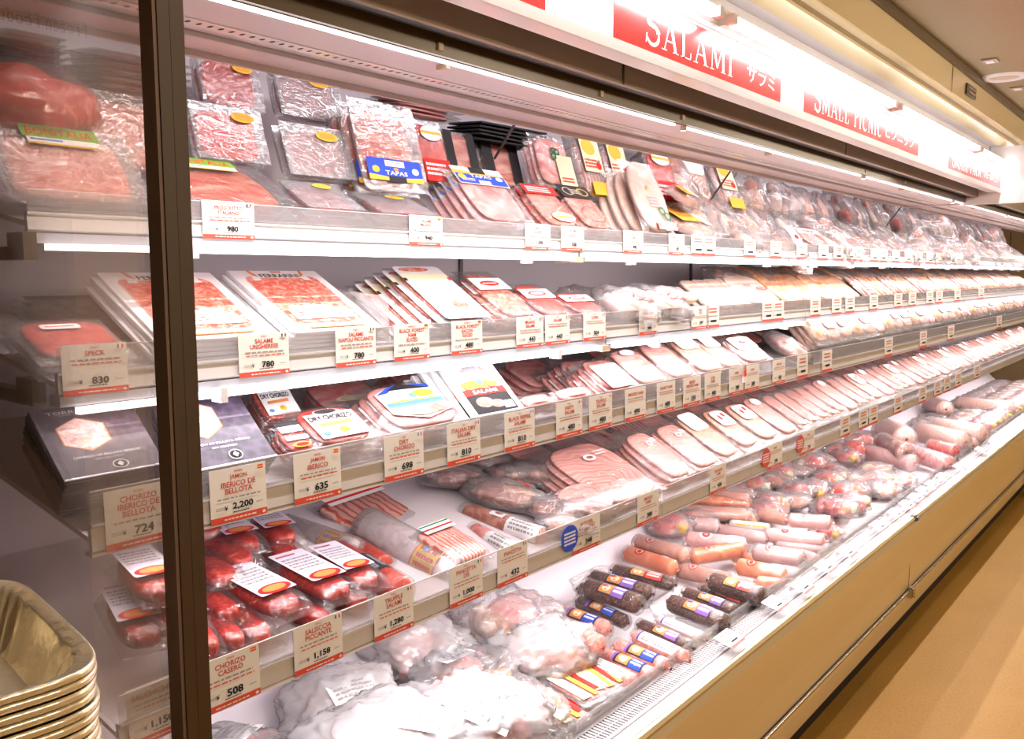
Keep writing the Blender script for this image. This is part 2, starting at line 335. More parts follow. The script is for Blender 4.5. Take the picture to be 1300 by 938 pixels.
q = MB(); q.box(-3, 12, -3.2, -3.1, 0, 2.40, WALLT); struct(q.build('wall_front'))
q = MB(); q.box(11.9, 12, -3.1, 2.05, 0, 2.40, WALLT); struct(q.build('wall_right'))
q = MB(); q.box(-3, -2.9, -3.1, 2.05, 0, 2.40, WALLT); struct(q.build('wall_left'))
# soffit over the case: white coved underside, stepped gold fascia
XA, XB, XE = .545, 9.8, 5.30
q = MB()
q.strip([(.948, 2.222), (.948, 2.230), (1.12, 2.230), (1.12, 2.222)], XA - 1.5, 11.9, WHT)
q.strip([(.992, 2.10), (1.12, 2.10), (1.12, 2.2215), (.992, 2.2215)], XA - 1.5, XE, WHT)
for zz in (2.135, 2.165, 2.195): q.box(XA - 1.5, XE, .986, .9925, zz, zz + .006, SIGNW)
q.strip([(.948, 2.2205), (.903, 2.240), (.903, 2.250), (.948, 2.232)], XA - 1.5, 11.9, GOLD)
q.box(XA - 1.5, 11.9, .900, .96, 2.2505, 2.283, TAUPE)
q.strip([(.874, 2.262), (.870, 2.266), (.868, 2.366), (.90, 2.366), (.90, 2.262)], XA - 1.5, 11.9, GOLD)
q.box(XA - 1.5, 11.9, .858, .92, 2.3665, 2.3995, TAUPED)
q.box(XA - 1.5, 11.9, .96, 2.05, 2.2325, 2.3995, WALLT)
for xx in (1.0, 3.85): q.box(xx, xx + .004, .866, .8675, 2.262, 2.366, DSTEEL)
struct(q.build('trim_1'))
v = empty('wall_vent_plate', (4.17, .866, 2.315)); setp(v, 'small bronze vent plate set in the gold ceiling fascia', 'vent')
q = MB(); q.box(-.085, .085, -.006, .0, -.022, .022, BRONZE); q.build('plate', v)
q = MB(); q.box(-.055, .055, -.0085, -.0062, -.011, .011, BRASS); q.box(-.05, .05, -.0095, -.0087, -.004, .004, BLACK); q.build('grille', v)
for i, (u, vv, rr, lb) in enumerate(((1275, 98, .16, 'round white ceiling speaker ring beyond the gold fascia'), )):
    p = at_z(u, vv, 2.398); o = empty('ceiling_speaker', (p.x, p.y, 2.40)); o.scale = (.6, .6, .6); setp(o, lb, 'ceiling speaker')
    q = MB(); n_ = 24
    vs = [(r_ * math.cos(2 * math.pi * j / n_), r_ * math.sin(2 * math.pi * j / n_), z_) for r_, z_ in ((.10, -.001), (.115, -.014), (.15, -.012), (.165, -.001)) for j in range(n_)]
    q.add(vs, [(k * n_ + j, k * n_ + (j + 1) % n_, (k + 1) * n_ + (j + 1) % n_, (k + 1) * n_ + j) for k in range(3) for j in range(n_)], WHT, True); q.build('ring', o)
    q = MB(); q.add([(.1 * math.cos(2 * math.pi * j / n_), .1 * math.sin(2 * math.pi * j / n_), -.003) for j in range(n_)], [tuple(range(n_))], BEIGE); q.build('grille', o)
for u, vv, lb in ((1257, 77, 'small square ceiling detector nearer than the round speaker ring'), (1292, 112, 'small square ceiling detector beyond the round speaker ring')):
    p = at_z(u, vv, 2.398); o = empty('ceiling_detector', (p.x, p.y, 2.40)); o.scale = (.55, .6, .5); setp(o, lb, 'detector', 'square ceiling detectors')
    q = MB(); q.box(-.07, .07, -.045, .045, -.012, -.0005, TAUPE); q.build('housing', o)
    q = MB(); q.box(-.045, .045, -.025, .025, -.017, -.0122, WHT); q.build('cover', o)
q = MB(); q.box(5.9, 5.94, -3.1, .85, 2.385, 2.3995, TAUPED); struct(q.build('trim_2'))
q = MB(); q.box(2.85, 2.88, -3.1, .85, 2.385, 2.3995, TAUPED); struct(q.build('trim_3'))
for x, y in ((.6, -.9), (3.4, -.9), (6.2, -.9), (9.0, -.9)):
    o = empty('ceiling_lamp', (x, y, 2.3995)); setp(o, 'warm pendant lamp hanging over the aisle', 'lamp', 'aisle ceiling lamps')
    q = MB(); q.tube((0, 0, -.0005), (0, 0, -.07), .006, DSTEEL); q.build('rod', o)
    q = MB(); n_ = 20; q.add([(r_ * math.cos(2 * math.pi * j / n_), r_ * math.sin(2 * math.pi * j / n_), z_) for r_, z_ in ((.02, -.07), (.10, -.085), (.14, -.10)) for j in range(n_)], [(k * n_ + j, k * n_ + (j + 1) % n_, (k + 1) * n_ + (j + 1) % n_, (k + 1) * n_ + j) for k in range(2) for j in range(n_)], WHT, True); q.build('shade', o)
# ------------------------------------------------------------------ the refrigerated case
case = empty('refrigerated_display_case', (XA, 1.0, 0))
setp(case, 'long open refrigerated display case with cream gold front and white interior', 'display case')
inv = Vector((-XA, -1.0, 0))
def cpart(q, name, parent=None): o = q.build(name, case, inv); return o
q = MB(); q.box(XA, XB, 1.80, 1.86, .40, 2.10, WALLW)
for k in range(7): q.box(XA + 1.43 + 1.5 * k, XA + 1.443 + 1.5 * k, 1.792, 1.7995, .55, 2.0, DSTEEL)
cpart(q, 'back_panel')
q = MB(); q.box(XA, XB, 1.075, 1.80, .43, .455, WHT); q.strip([(1.62, .4555), (1.7995, .4555), (1.7995, .62)], XA, XB, WALLW); cpart(q, 'well_deck')
q = MB(); q.box(XA, XB, .955, 1.80, .10, .4295, BLACK); q.box(XA, XB, .985, 1.86, .0, .0995, BLACK); cpart(q, 'base')
q = MB(); q.strip([(.952, .495), (.934, .470), (.936, .43), (.946, .30), (.948, .195), (.9545, .195), (.9545, .495)], XA, XB, GOLD)
for xx in (3.91, 7.6): q.box(xx, xx + .004, .9455, .9465, .2, .30, TRIM)
cpart(q, 'front_panel')
q = MB(); q.tube((XA, .940, .190), (XB, .940, .190), .006, STEEL); q.strip([(.944, .180), (.950, .200), (.9545, .200), (.9545, .175)], XA, XB, TRIM); cpart(q, 'lower_trim')
q = MB(); q.strip([(.946, .1745), (.950, .09), (.9545, .085), (.9545, .1745)], XA, XB, GOLD); cpart(q, 'kick_panel')
q = MB(); q.box(3.895, 3.93, .928, .945, .158, .205, STEEL); q.tube((3.912, .925, .16), (3.912, .925, .20), .008, STEEL); cpart(q, 'trim_clip')
q = MB()
prof = [(.932, .500), (.930, .509), (.936, .517), (.946, .517), (.952, .511), (.951, .497), (.94, .495)]
q.strip(prof, XA, XB, BRASS); o = cpart(q, 'bumper_rail')
q = MB(); q.strip([(.929, .497), (.926, .509), (.934, .521), (.948, .521), (.954, .511), (.9515, .4965)], 3.90, 3.93, DSTEEL); q.box(3.905, 3.925, .922, .929, .500, .515, DSTEEL); cpart(q, 'rail_clip')
q = MB(); q.box(XA, XB, .9525, .992, .470, .5085, LEDGE); q.box(XA, XB, .9525, .9555, .5085, .512, LEDGE); q.box(XA, XB, .988, .9895, .5085, .5105, GREY); cpart(q, 'front_ledge')
q = MB(); q.box(XA, XB, .9925, 1.062, .47, .500, HOLE)
q.box(XA, XB, .9925, 1.000, .5005, .5095, LEDGE); q.box(XA, XB, 1.050, 1.062, .5005, .5095, STEEL); q.box(XA, 7.4, 1.024, 1.026, .5005, .5065, LEDGE)
x = XA
while x < 7.4: q.box(x, x + .0048, 1.000, 1.024, .5005, .5065, LEDGE); q.box(x, x + .0048, 1.026, 1.050, .5005, .5065, LEDGE); x += .0115
q.box(7.4, XB, 1.0, 1.05, .5005, .507, GREY)
cpart(q, 'return_air_grille')
q = MB(); q.box(XA, XB, 1.0625, 1.0745, .43, .5095, STEEL); cpart(q, 'well_front_wall')
q = MB(); q.box(XA, XB, 1.066, 1.069, .5097, .535, ACRY); cpart(q, 'clear_lip')
# end frame and pane
q = MB(); q.box(.528, .5425, .925, .955, .0, 1.95, BRONZE); q.box(.5430, .560, .925, .955, .0, .47, BRONZE); q.box(.5430, .560, .925, .951, .535, 1.95, BRONZE); cpart(q, 'corner_post')
q = MB(); q.box(.5235, .5275, .927, .955, .0, 1.95, EDGE); cpart(q, 'post_edging')
q = MB(); q.box(.534, .540, .956, 1.86, .50, 1.95, GLASS); cpart(q, 'glass_end_panel')
q = MB(); q.box(.52, .5445, .956, 1.86, 0, .4995, GOLD); cpart(q, 'end_panel')
for zz in (1.60, 1.385):
    q = MB(); q.box(.5455, .565, 1.345, 1.40, zz - .03, zz + .01, TAUPED); q.box(.5455, .57, 1.40, 1.52, zz - .03, zz - .01, TRIM); cpart(q, 'shelf_end_bracket')
# canopy
q = MB()
q.strip([(1.035, 1.958), (1.035, 2.10), (1.10, 2.10), (1.10, 1.968), (1.05, 1.958)], XA - .02, XB, TAUPE); q.strip([(1.046, 1.9575), (1.0515, 1.957), (1.0925, 1.9665), (1.0925, 1.9672)], XA - .02, XB, BLACK)
for xx in (1.668, 3.132): q.box(xx, xx + .006, 1.0335, 1.0345, 1.958, 2.02, BLACK)
cpart(q, 'canopy_fascia')
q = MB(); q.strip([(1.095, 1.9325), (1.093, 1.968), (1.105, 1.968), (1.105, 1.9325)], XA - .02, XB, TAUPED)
for xx in (1.15, 1.668, 2.05, 3.55, 4.1): q.box(xx, xx + .012, 1.090, 1.0945, 1.94, 1.953, BEIGE)
cpart(q, 'canopy_lower_trim')
q = MB(); q.box(XA - .02, XB, 1.1055, 1.40, 1.931, 1.9395, WALLW); q.box(XA - .02, XB, 1.283, 1.290, 1.922, 1.9308, RAILW); q.box(XA - .02, XB, 1.392, 1.40, 1.920, 1.9308, WHT)
q.box(XA - .02, XB, 1.4005, 1.80, 2.06, 2.07, WALLW); q.box(XA - .02, XB, 1.1055, 1.40, 1.94, 2.10, WALLW); cpart(q, 'canopy_underside')
q = MB(); q.box(XA - .02, XB, 1.222, 1.254, 1.929, 1.9308, SIGNW)
cpart(q, 'air_outlet_strip')
q = MB(); x = .3
while x < 5.0:
    q.add([(x + .0036 * math.cos(a * math.pi / 4), 1.238 + .0075 * math.sin(a * math.pi / 4), 1.9286) for a in range(8)], [tuple(range(8))], HOLE); x += .0190
cpart(q, 'air_outlet_holes')
q = MB(); x = XA + .02
for k in range(6): q.box(.60 + 1.5 * k, 2.04 + 1.5 * k, 1.106, 1.113, 1.926, 1.9308, TUBEM); q.box(.60 + 1.5 * k, 2.04 + 1.5 * k, 1.405, 1.420, 2.045, 2.055, TUBEM)  # second tube, behind the lip, is an added unseen fill
cpart(q, 'canopy_lamp_and_rear_fill')
for k in range(6):
    q = MB(); q.box(.595 + 1.5 * k, .60 + 1.5 * k, 1.105, 1.120, 1.920, 1.9308, BEIGE); cpart(q, 'canopy_lamp_clip')
    q = MB(); q.box(1.2 + 1.5 * k, 1.21 + 1.5 * k, 1.12, 1.145, 1.922, 1.9308, BEIGE); cpart(q, 'canopy_lamp_clip')
for (a, b_) in (((655, 155), (628, 201)), ((939, 200), (900, 257)), ((1145, 262), (1125, 287))):
    A = at_y(a[0], a[1], 1.42); B = at_y(b_[0], b_[1], 1.56); A.z = max(A.z, 1.93)
    q = MB(); q.tube(A, B, .0035, DSTEEL); q.tube(A, (A.x, A.y, 2.06), .0035, DSTEEL); cpart(q, 'stay_rod')
# header sign box
hdr = empty('header_sign_box', (XA, .96, 1.98)); setp(hdr, 'white header sign box with red banners running along the top of the case', 'sign')
hv = Vector((-XA, -.96, -1.98))
q = MB(); q.box(.0, XE, .930, .985, 1.980, 2.102, SIGNW); q.build('box', hdr, hv)
q = MB(); q.box(.0, XE, .924, .9295, 1.974, 1.995, RAILW); q.build('bottom_trim', hdr, hv)
q = MB(); q.box(.0, XE, .922, .9295, 2.098, 2.108, RAILW); q.build('top_trim', hdr, hv)
q = MB(); q.box(0, XE, .925, .985, 2.1085, 2.112, RAILW); q.build('lamp_tray', hdr, hv)
def banner(x0, x1, word, kana, wx0, wx1, kx0, kx1):
    q = MB(); q.box(x0, x1, .9285, .9297, 1.9985, 2.0935, REDS); bn = q.build('banner', hdr, hv)
    q = MB(); x = 0; P = []
    for ch in word:
        ps, w = serif(ch) if ch != ' ' else ([], .35)
        k_ = 1.2 if x == 0 else 1
        P += [[(a * k_ + x, b * k_) for a, b in p] for p in ps]; x += w * k_ + .12
    for p in P: q.add([(wx0 + (wx1 - wx0) * a / x, .9280, 2.0125 + .062 * b) for a, b in p], [tuple(range(len(p)))], SIGNL)
    if kana:
        vs, fs, asp = text_geo(kana, .0)
        q.add([((kx0 + kx1) / 2 + a * (kx1 - kx0), .9280, 2.040 + b * .042) for a, b in vs], fs, SIGNL)
    o = q.build('banner_lettering', bn)
banner(.30, 1.245, 'PROSCIUTTI', '', .36, 1.235, 0, 0)
banner(1.463, 2.283, 'SALAMI', 'サラミ', 1.58, 2.00, 2.07, 2.24)
banner(2.452, 3.65, 'SMALL PICNIC', 'ピクニック', 2.53, 3.18, 3.22, 3.58)
banner(4.14, 5.29, 'SMALL PACK', 'スモールパック', 4.2, 4.80, 4.86, 5.22)
# tube lamps over the sign
for k in range(4):
    o = empty('sign_tube_lamp', (.55 + 1.35 * k, .895, 2.110)); setp(o, '%s batten tube lamp over the header sign' % ('first white', 'second white', 'third white', 'farthest white')[k], 'lamp', 'tube lamps over the sign')
    q = MB(); q.box(0, 1.30, .012, .035, 0, .028, WHT); q.build('batten', o)
    q = MB(); q.tube((.03, 0, .012), (1.27, 0, .012), .010, TUBES, 12); q.build('tube', o)
    for a_ in (.0, 1.28): q = MB(); q.box(a_, a_ + .02, -.008, .0115, .002, .024, WHT); q.build('lamp_holder', o)
    q = MB(); q.box(.0, 1.30, .0355, .085, .004, .010, WHT); q.build('bracket', o)
# bulkhead at the header's end
q = MB(); q.box(XE + .002, XE + .03, .55, 1.4, 1.921, 2.10, WHT); q.box(XE + .002, XE + .03, .55, .985, 2.10, 2.2195, WHT)
o = q.build('header_end_panel'); setp(o, 'plain white end panel closing off the header sign box', 'panel')
# end foot post at the far front corner
o = empty('case_end_post', (6.9, .93, 0)); setp(o, 'cream upright end post at the far corner of the case front', 'post')
q = MB(); q.box(0, .05, -.03, .0, 0, .50, GOLD); q.build('post', o); q = MB(); q.box(-.01, .06, -.04, .0, 0, .03, DSTEEL); q.build('foot', o)

# neighbouring freezer header whose sign shows mirrored in the glass end
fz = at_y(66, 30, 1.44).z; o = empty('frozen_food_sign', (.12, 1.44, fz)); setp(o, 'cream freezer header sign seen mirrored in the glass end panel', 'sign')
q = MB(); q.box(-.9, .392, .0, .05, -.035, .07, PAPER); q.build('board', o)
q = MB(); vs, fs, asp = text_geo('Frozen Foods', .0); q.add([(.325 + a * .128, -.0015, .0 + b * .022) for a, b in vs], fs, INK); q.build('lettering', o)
o = empty('neighbour_freezer', (-.8, 1.44, 0)); setp(o, 'brown upright freezer cabinet left of the glass end panel', 'freezer')
q = MB(); q.box(-.6, 1.22, .0, .55, 0, 1.90, BEIGE); q.build('cabinet', o); q = MB(); q.box(-.5, 1.1, -.01, -.0005, .6, 1.8, BRONZE); q.build('door', o)

# ------------------------------------------------------------------ shelves
T = {1: dict(Y=1.370, top=1.673, bot=1.611, deck=1.628), 2: dict(Y=1.300, top=1.443, bot=1.372, deck=1.392),
     3: dict(Y=1.222, top=1.242, bot=1.152, deck=1.176), 4: dict(Y=1.170, top=.955, bot=.874, deck=.900)}
TN = {1: 'top', 2: 'second', 3: 'third', 4: 'fourth'}
ORD = ['first', 'second', 'third', 'fourth', 'fifth', 'sixth', 'seventh', 'eighth', 'ninth', 'tenth', 'eleventh', 'twelfth', 'thirteenth', 'fourteenth', 'fifteenth', 'sixteenth', 'seventeenth', 'eighteenth', 'nineteenth', 'twentieth']
def ordw(i):
    if i < 20: return ORD[i]
    tens = ['twenty', 'thirty', 'forty', 'fifty', 'sixty', 'seventy', 'eighty', 'ninety']
    a, b = divmod(i + 1, 10)
    if i >= 99: return ('hundredth' if i == 99 else 'hundred and ' + ordw(i - 100))
    if b: return tens[a - 2] + '-' + ORD[b - 1]
    return tens[a - 2][:-1] + 'ieth'
SJ = {1: [.56, 1.99, 3.5, 4.49, 5.9, 7.28, 8.22, 9.75], 2: [.56, 2.02, 3.52, 5.0, 6.4, 7.9, 9.75], 3: [.56, 2.0, 3.5, 5.0, 6.4, 7.9, 9.75], 4: [.56, 2.12, 2.72, 4.2, 5.7, 7.9, 9.75]}
DT = .17                                           # shelves rise towards the back
for t_, d in T.items():
    Y, top, bot, dk = d['Y'], d['top'], d['bot'], d['deck']; mid = bot + (top - bot) * .48
    for k in range(len(SJ[t_]) - 1):
        x0, x1 = SJ[t_][k] + .002, SJ[t_][k + 1] - .002
        s = empty('shelf', (x0, Y, bot)); setp(s, 'white metal shelf section on the %s tier, %s from the glass end' % (TN[t_], ORD[k]), 'shelf', 'shelf sections of the case')
        iv = Vector((-x0, -Y, -bot))
        q = MB(); q.strip([(Y + .008, dk - .008), (Y + .008, dk), (1.795, dk + DT * (1.795 - Y)), (1.795, dk + DT * (1.795 - Y) - .012)], x0, x1, WALLW); q.build('deck', s, iv)
        q = MB(); q.strip([(Y, bot), (Y - .004, bot + .004), (Y - .002, mid - .006), (Y - .006, mid - .003), (Y - .006, mid), (Y + .007, mid), (Y + .007, bot)], x0, x1, RAILW); q.build('price_rail', s, iv)
        q = MB(); q.box(x0 + .001, x1 - .001, Y - .0035, Y - .0010, mid + .0005, top, ACRY); q.box(x0 + .001, x1 - .001, Y - .006, Y - .0036, mid + .001, mid + .005, ACRY); q.box(x0 + .001, x1 - .001, Y - .0036, Y - .001, top, top + .0012, RAILW); q.build('clear_riser', s, iv)
        if t_ < 3:
            q = MB(); q.box(x0 + .02, x1 - .02, Y - .022, Y - .008, bot - .027, bot - .017, TUBEM); q.box(x0 + .001, x1 - .001, Y - .004, Y + .03, bot - .0165, bot - .001, SILV); lp = q.build('shelf_lamp', s, iv)
            q = MB()
            for cx_ in (x0 + .25, x1 - .25): q.box(cx_, cx_ + .012, Y - .028, Y + .002, bot - .036, bot - .012, WHT)
            q.build('lamp_clip', lp)
            q = MB(); q.tube((x1 - .03, Y - .014, bot - .024), (x1 - .03, Y + .05, bot - .03), .004, BEIGE); q.box(x1 - .045, x1 - .005, Y - .024, Y - .006, bot - .0315, bot - .0165, BEIGE); q.build('lamp_socket', lp)
        else:
            q = MB(); q.box(x0, x1, Y - .003, Y + .02, bot - .005, bot - .0005, WHT); q.build('rail_edge', s, iv)
# small marks on the white well wall
# ------------------------------------------------------------------ product prototypes (unit width x unit length, scaled when placed)
PROTO = {}
def outline(w, l, e=5, n=36):
    pts = []
    for i in range(n):
        a = 2 * math.pi * i / n; c, s = math.cos(a), math.sin(a)
        pts.append((w / 2 * math.copysign(abs(c) ** (2 / e), c), l / 2 * math.copysign(abs(s) ** (2 / e), s)))
    return pts
def slab(q, w, l, h, m, e=5, cx=0, cy=0, z0=0, dome=.25, seed=0, wav=.0):
    """rounded slab, edges rolled over"""
    o = outline(w, l, e); n = len(o); rings = [(1.0, 0), (1.0, .55), (.97, .85), (.90, 1.0), (.5, 1 + dome * .7), (.0, 1 + dome)]
    vs = []
    for r_, z_ in rings[:-1]:
        for i, (x, y) in enumerate(o):
            k = 1 + wav * noise.noise(Vector((x * 30 + seed, y * 30, seed)))
            vs.append((cx + x * r_ * k, cy + y * r_ * k, z0 + z_ * h * (1 + wav * 2 * noise.noise(Vector((x * 40, y * 40, seed))))))
    vs.append((cx, cy, z0 + (1 + dome) * h)); fs = []
    for k in range(len(rings) - 2):
        for i in range(n): fs.append((k * n + i, k * n + (i + 1) % n, (k + 1) * n + (i + 1) % n, (k + 1) * n + i))
    b = (len(rings) - 2) * n
    for i in range(n): fs.append((b + i, b + (i + 1) % n, len(vs) - 1))
    fs.append(tuple(range(n))[::-1]); q.add(vs, fs, m, True)
def filmsheet(q, w, l, h, m, seed=1, crk=.002, nx=16, ny=20, cy=0):
    vs = []
    for b in range(ny + 1):
        for a in range(nx + 1):
            s, t2 = a / nx * 2 - 1, b / ny * 2 - 1
            f = max(0, 1 - abs(s) ** 7) * max(0, 1 - abs(t2) ** 8)
            x, y = s * w / 2, t2 * l / 2
            k = noise.noise(Vector((x * 70 + seed * 3, y * 70, seed))) * crk + abs(noise.noise(Vector((x * 28, y * 28 + seed, 7)))) * crk
            edge = 1 - .02 * abs(noise.noise(Vector((a * .7, b * .7, seed))))
            vs.append((x * edge, cy + y * edge, f * h + k + .0008))
    nb = len(vs)
    fs = [(b * (nx + 1) + a, b * (nx + 1) + a + 1, (b + 1) * (nx + 1) + a + 1, (b + 1) * (nx + 1) + a) for b in range(ny) for a in range(nx)]
    q.add(vs, fs, m, True)
    q.add([(-w / 2, cy - l / 2, 0), (w / 2, cy - l / 2, 0), (w / 2, cy + l / 2, 0), (-w / 2, cy + l / 2, 0)], [(0, 3, 2, 1)], m)
def proto(name, cat, parts):
    """parts: list of (part name, MB or (MB, [(sub name, MB)]))"""
    out = []
    for p in parts:
        if len(p) == 3: out.append((p[0], p[1].mesh(p[0]), [(a, b.mesh(a)) for a, b in p[2]]))
        else: out.append((p[0], p[1].mesh(p[0]), []))
    return (name, cat, out)
def vac(name, w, l, t, mm, shapes=(), fm=None, e=4, mw=.84, ml=.82, my=0., cat='meat pack', seed=1, crk=.0025, wav=.04, lname='label'):
    q1 = MB(); slab(q1, w * mw, l * ml, t * .62, mm, e, 0, l * my, .0012, seed=seed, wav=wav)
    q2 = MB(); filmsheet(q2, w, l, t * .9, fm or FILM, seed, crk)
    P = [('meat', q1), ('film', q2)]
    if shapes: P.append((lname, label_mb(shapes, flat(t * .9 + crk * .9 + .0006), 1, 1)))
    return proto(name, cat, P)
def crd(name, w, l, t, mm, shapes, cat='meat pack', window=None):
    q = MB(); h = t
    q.box(-w / 2, w / 2, -l / 2, l / 2, 0, h, mm)
    q2 = MB(); q2.box(-w / 2 * .96, w / 2 * .96, -l / 2 * .97, l / 2 * .97, -.002, -.0002, FILMH)
    P = [('sleeve', q), ('label', label_mb(shapes, flat(h), 1, 1))]
    if window: P.insert(1, ('window', window))
    return proto(name, cat, P)
def rrect(x0, y0, x1, y1, r, n=5):
    P = []
    for cx, cy, a0 in ((x1 - r, y1 - r, 0), (x0 + r, y1 - r, 90), (x0 + r, y0 + r, 180), (x1 - r, y0 + r, 270)):
        for i in range(n + 1): a = R(a0 + 90 * i / n); P.append((cx + r * math.cos(a), cy + r * math.sin(a)))
    return P
def T_(s, cx, cy, w, h, m): return ('t', s, cx, cy, w, h, m)
# nominal sizes (m): placed copies are scaled to the measured size
NOM = {}
def reg(key, w, l, pr): PROTO[key] = pr; NOM[key] = (w, l)
W, L = .15, .20
# red tray with an oval yellow sticker
def tray(key, mm, shapes, w=.15, l=.18, t=.022, e=5, fm=None, trm=None):
    trm = trm or FILMH
    q = MB(); o1 = outline(w, l, 7); o2 = outline(w * .90, l * .92, 6); o3 = outline(w * .84, l * .87, 6); n = len(o1)
    vs = [(x, y, t) for x, y in o1] + [(x, y, t - .003) for x, y in o1] + [(x, y, t - .003) for x, y in o2] + [(x, y, 0) for x, y in o3]
    fs = [(k * n + i, k * n + (i + 1) % n, (k + 1) * n + (i + 1) % n, (k + 1) * n + i) for k in range(3) for i in range(n)] + [tuple(range(3 * n, 4 * n))]
    q.add(vs, fs, trm, True)
    q1 = MB(); slab(q1, w * .80, l * .82, t * .62, mm, e, 0, 0, .002, seed=3, wav=.05)
    q2 = MB(); filmsheet(q2, w * .98, l * .98, .0015, fm or FILM, 5, .0018); q2.v = [(x, y, z + t) for x, y, z in q2.v]
    P = [('tray', q), ('meat', q1), ('film', q2)]
    if shapes: P.append(('label', label_mb(shapes, flat(t + .0042))))
    reg(key, w, l, proto('tray_pack', 'meat pack', P))
tray('bonit', PROSC, [('p', rrect(-.055, .050, .055, .078, .004), GRN), T_('BONITALIA', 0, .064, .095, .017, REDL), ('r', -.05, .038, .05, .050, PAPER), ('r', -.045, .043, .0, .047, LBLUE), ('r', -.05, .034, .05, .038, YEL)], .21, .17)
tray('prosc', PROSC, [], .18, .16)
tray('redtray', REDM, [('e', .026, .048, .021, .014, YEL), ('k', .012, .040, .040, .056, ORG, 3)], .13, .16)
tray('hamtray', REDM, [('e', .020, .045, .021, .014, YEL), ('k', .006, .037, .034, .053, ORG, 3)], .13, .15, fm=BAGM)
bl = [('p', rrect(-.062, -.085, .062, -.032, .006), BLUE), ('r', -.022, -.050, .022, -.036, PAPER), ('k', -.018, -.048, .018, -.038, GREY, 2), ('p', [(-.062, -.085), (-.062, -.072), (-.0, -.078), (.062, -.072), (.062, -.085)], YEL), ('e', -.045, -.060, .008, .008, YEL), T_('TAPAS', 0, -.066, .05, .010, PAPER), ('e', .045, -.058, .008, .008, PAPER), ('e', 0, -.057, .006, .004, ORG), ('r', -.02, -.088, .02, -.074, BLKL)]
tray('bluetray', PROSC, bl, .15, .22, .03)
reg('bluetop', .15, .20, vac('sliced_ham_pack', .15, .20, .012, HAMP, [('p', rrect(-.06, .028, .06, .086, .004), PAPER), ('p', [(-.06, .060), (-.06, .074), (.06, .066), (.06, .055)], YEL), ('r', -.058, .030, .058, .062, BLUE), ('r', -.018, .066, .018, .086, BLKL), ('r', -.012, .031, .016, .042, PAPER), ('e', -.046, .050, .009, .009, YEL), T_('TAPAS', 0, .055, .05, .010, PAPER), ('e', .043, .052, .008, .007, PAPER), ('k', -.05, .036, -.02, .046, PAPER, 2)], FILM, mw=.74))
reg('redtop', .11, .19, vac('sliced_salami_pack', .11, .19, .010, SALP, [('r', -.05, .045, .05, .085, REDL), ('k', -.04, .052, .03, .078, PAPER, 3), ('e', .01, -.05, .034, .020, PAPER), ('r', -.02, -.054, .04, -.046, YEL)]))
reg('blacktop', .12, .18, vac('sliced_salami_pack', .12, .18, .010, SALP, [('r', -.055, .035, .055, .085, BLKL), ('o', -.025, .06, .016, .014, .0015, BEIGE, 16), ('o', .025, .06, .018, .014, .0015, YEL, 16), ('k', -.02, .05, .02, .07, BEIGE, 3), ('o', .0, -.03, .036, .03, .001, REDL, 18)]))
reg('redwhite', .11, .2, vac('dried_ham_pack', .11, .2, .014, REDM, [('e', 0, .055, .036, .022, PAPER), ('r', -.036, .052, .036, .060, YEL), ('r', -.045, -.085, .045, -.02, REDL), ('k', -.04, -.07, .03, -.03, PAPER, 3)]))
reg('clover', .15, .18, vac('sliced_ham_pack', .15, .18, .016, HAMP, [('r', .0, -.08, .07, .02, CREAM), ('o', -.005, .015, .009, .009, .003, DGRN, 10), ('o', .012, .030, .009, .009, .003, DGRN, 10), ('o', -.002, .034, .007, .007, .003, DGRN, 10), ('k', .008, -.07, .06, -.05, REDL, 2)], FILM))
reg('blackband', .14, .2, vac('dried_ham_pack', .14, .2, .016, PROSC, [('r', -.065, -.09, -.03, .09, BLKL), ('r', .03, -.09, .062, .09, BLKL)], FILMH))
reg('blackcard', .2, .14, crd('flat_card_pack', .2, .14, .006, BLKL, [('r', -.07, -.05, .02, .0, CREAM), ('k', -.08, .02, .08, .05, YEL, 2), ('r', -.04, -.045, -.01, -.02, GRN), ('e', .06, -.02, .02, .015, ORG)]))
reg('yelbag', .12, .2, vac('sausage_bag', .12, .2, .03, BACON, [('r', -.045, -.02, .04, .09, CREAM), ('e', -.01, .055, .03, .025, YEL), ('r', -.03, -.09, .05, -.05, YEL), ('k', -.04, -.01, .03, .02, REDL, 3), ('e', .02, .0, .012, .012, REDL)], BAGM, crk=.006))
reg('yelpack', .14, .10, vac('sausage_bag', .14, .10, .035, ORGS, [('r', -.06, -.02, .03, .028, YEL), ('r', .03, -.028, .055, .03, PAPER), ('k', -.05, -.01, .02, .02, ORG, 2)], BAGM, crk=.006))
reg('oval', .12, .24, vac('oval_sausage_slab', .12, .24, .022, WHITES, [('r', -.012, .02, -.004, .03, YEL), ('o', .015, -.05, .01, .012, .003, DGRN, 8), ('o', .028, -.066, .01, .012, .003, DGRN, 8), ('k', -.02, -.04, .02, .0, SILV, 4), ('r', -.02, -.11, .05, -.085, HAMP)], FILM, e=2.2, mw=.95, ml=.96, wav=0))
reg('ovalplain', .12, .24, vac('oval_sausage_slab', .12, .24, .022, WHITES, [], FILM, e=2.2, mw=.95, ml=.96, wav=0))
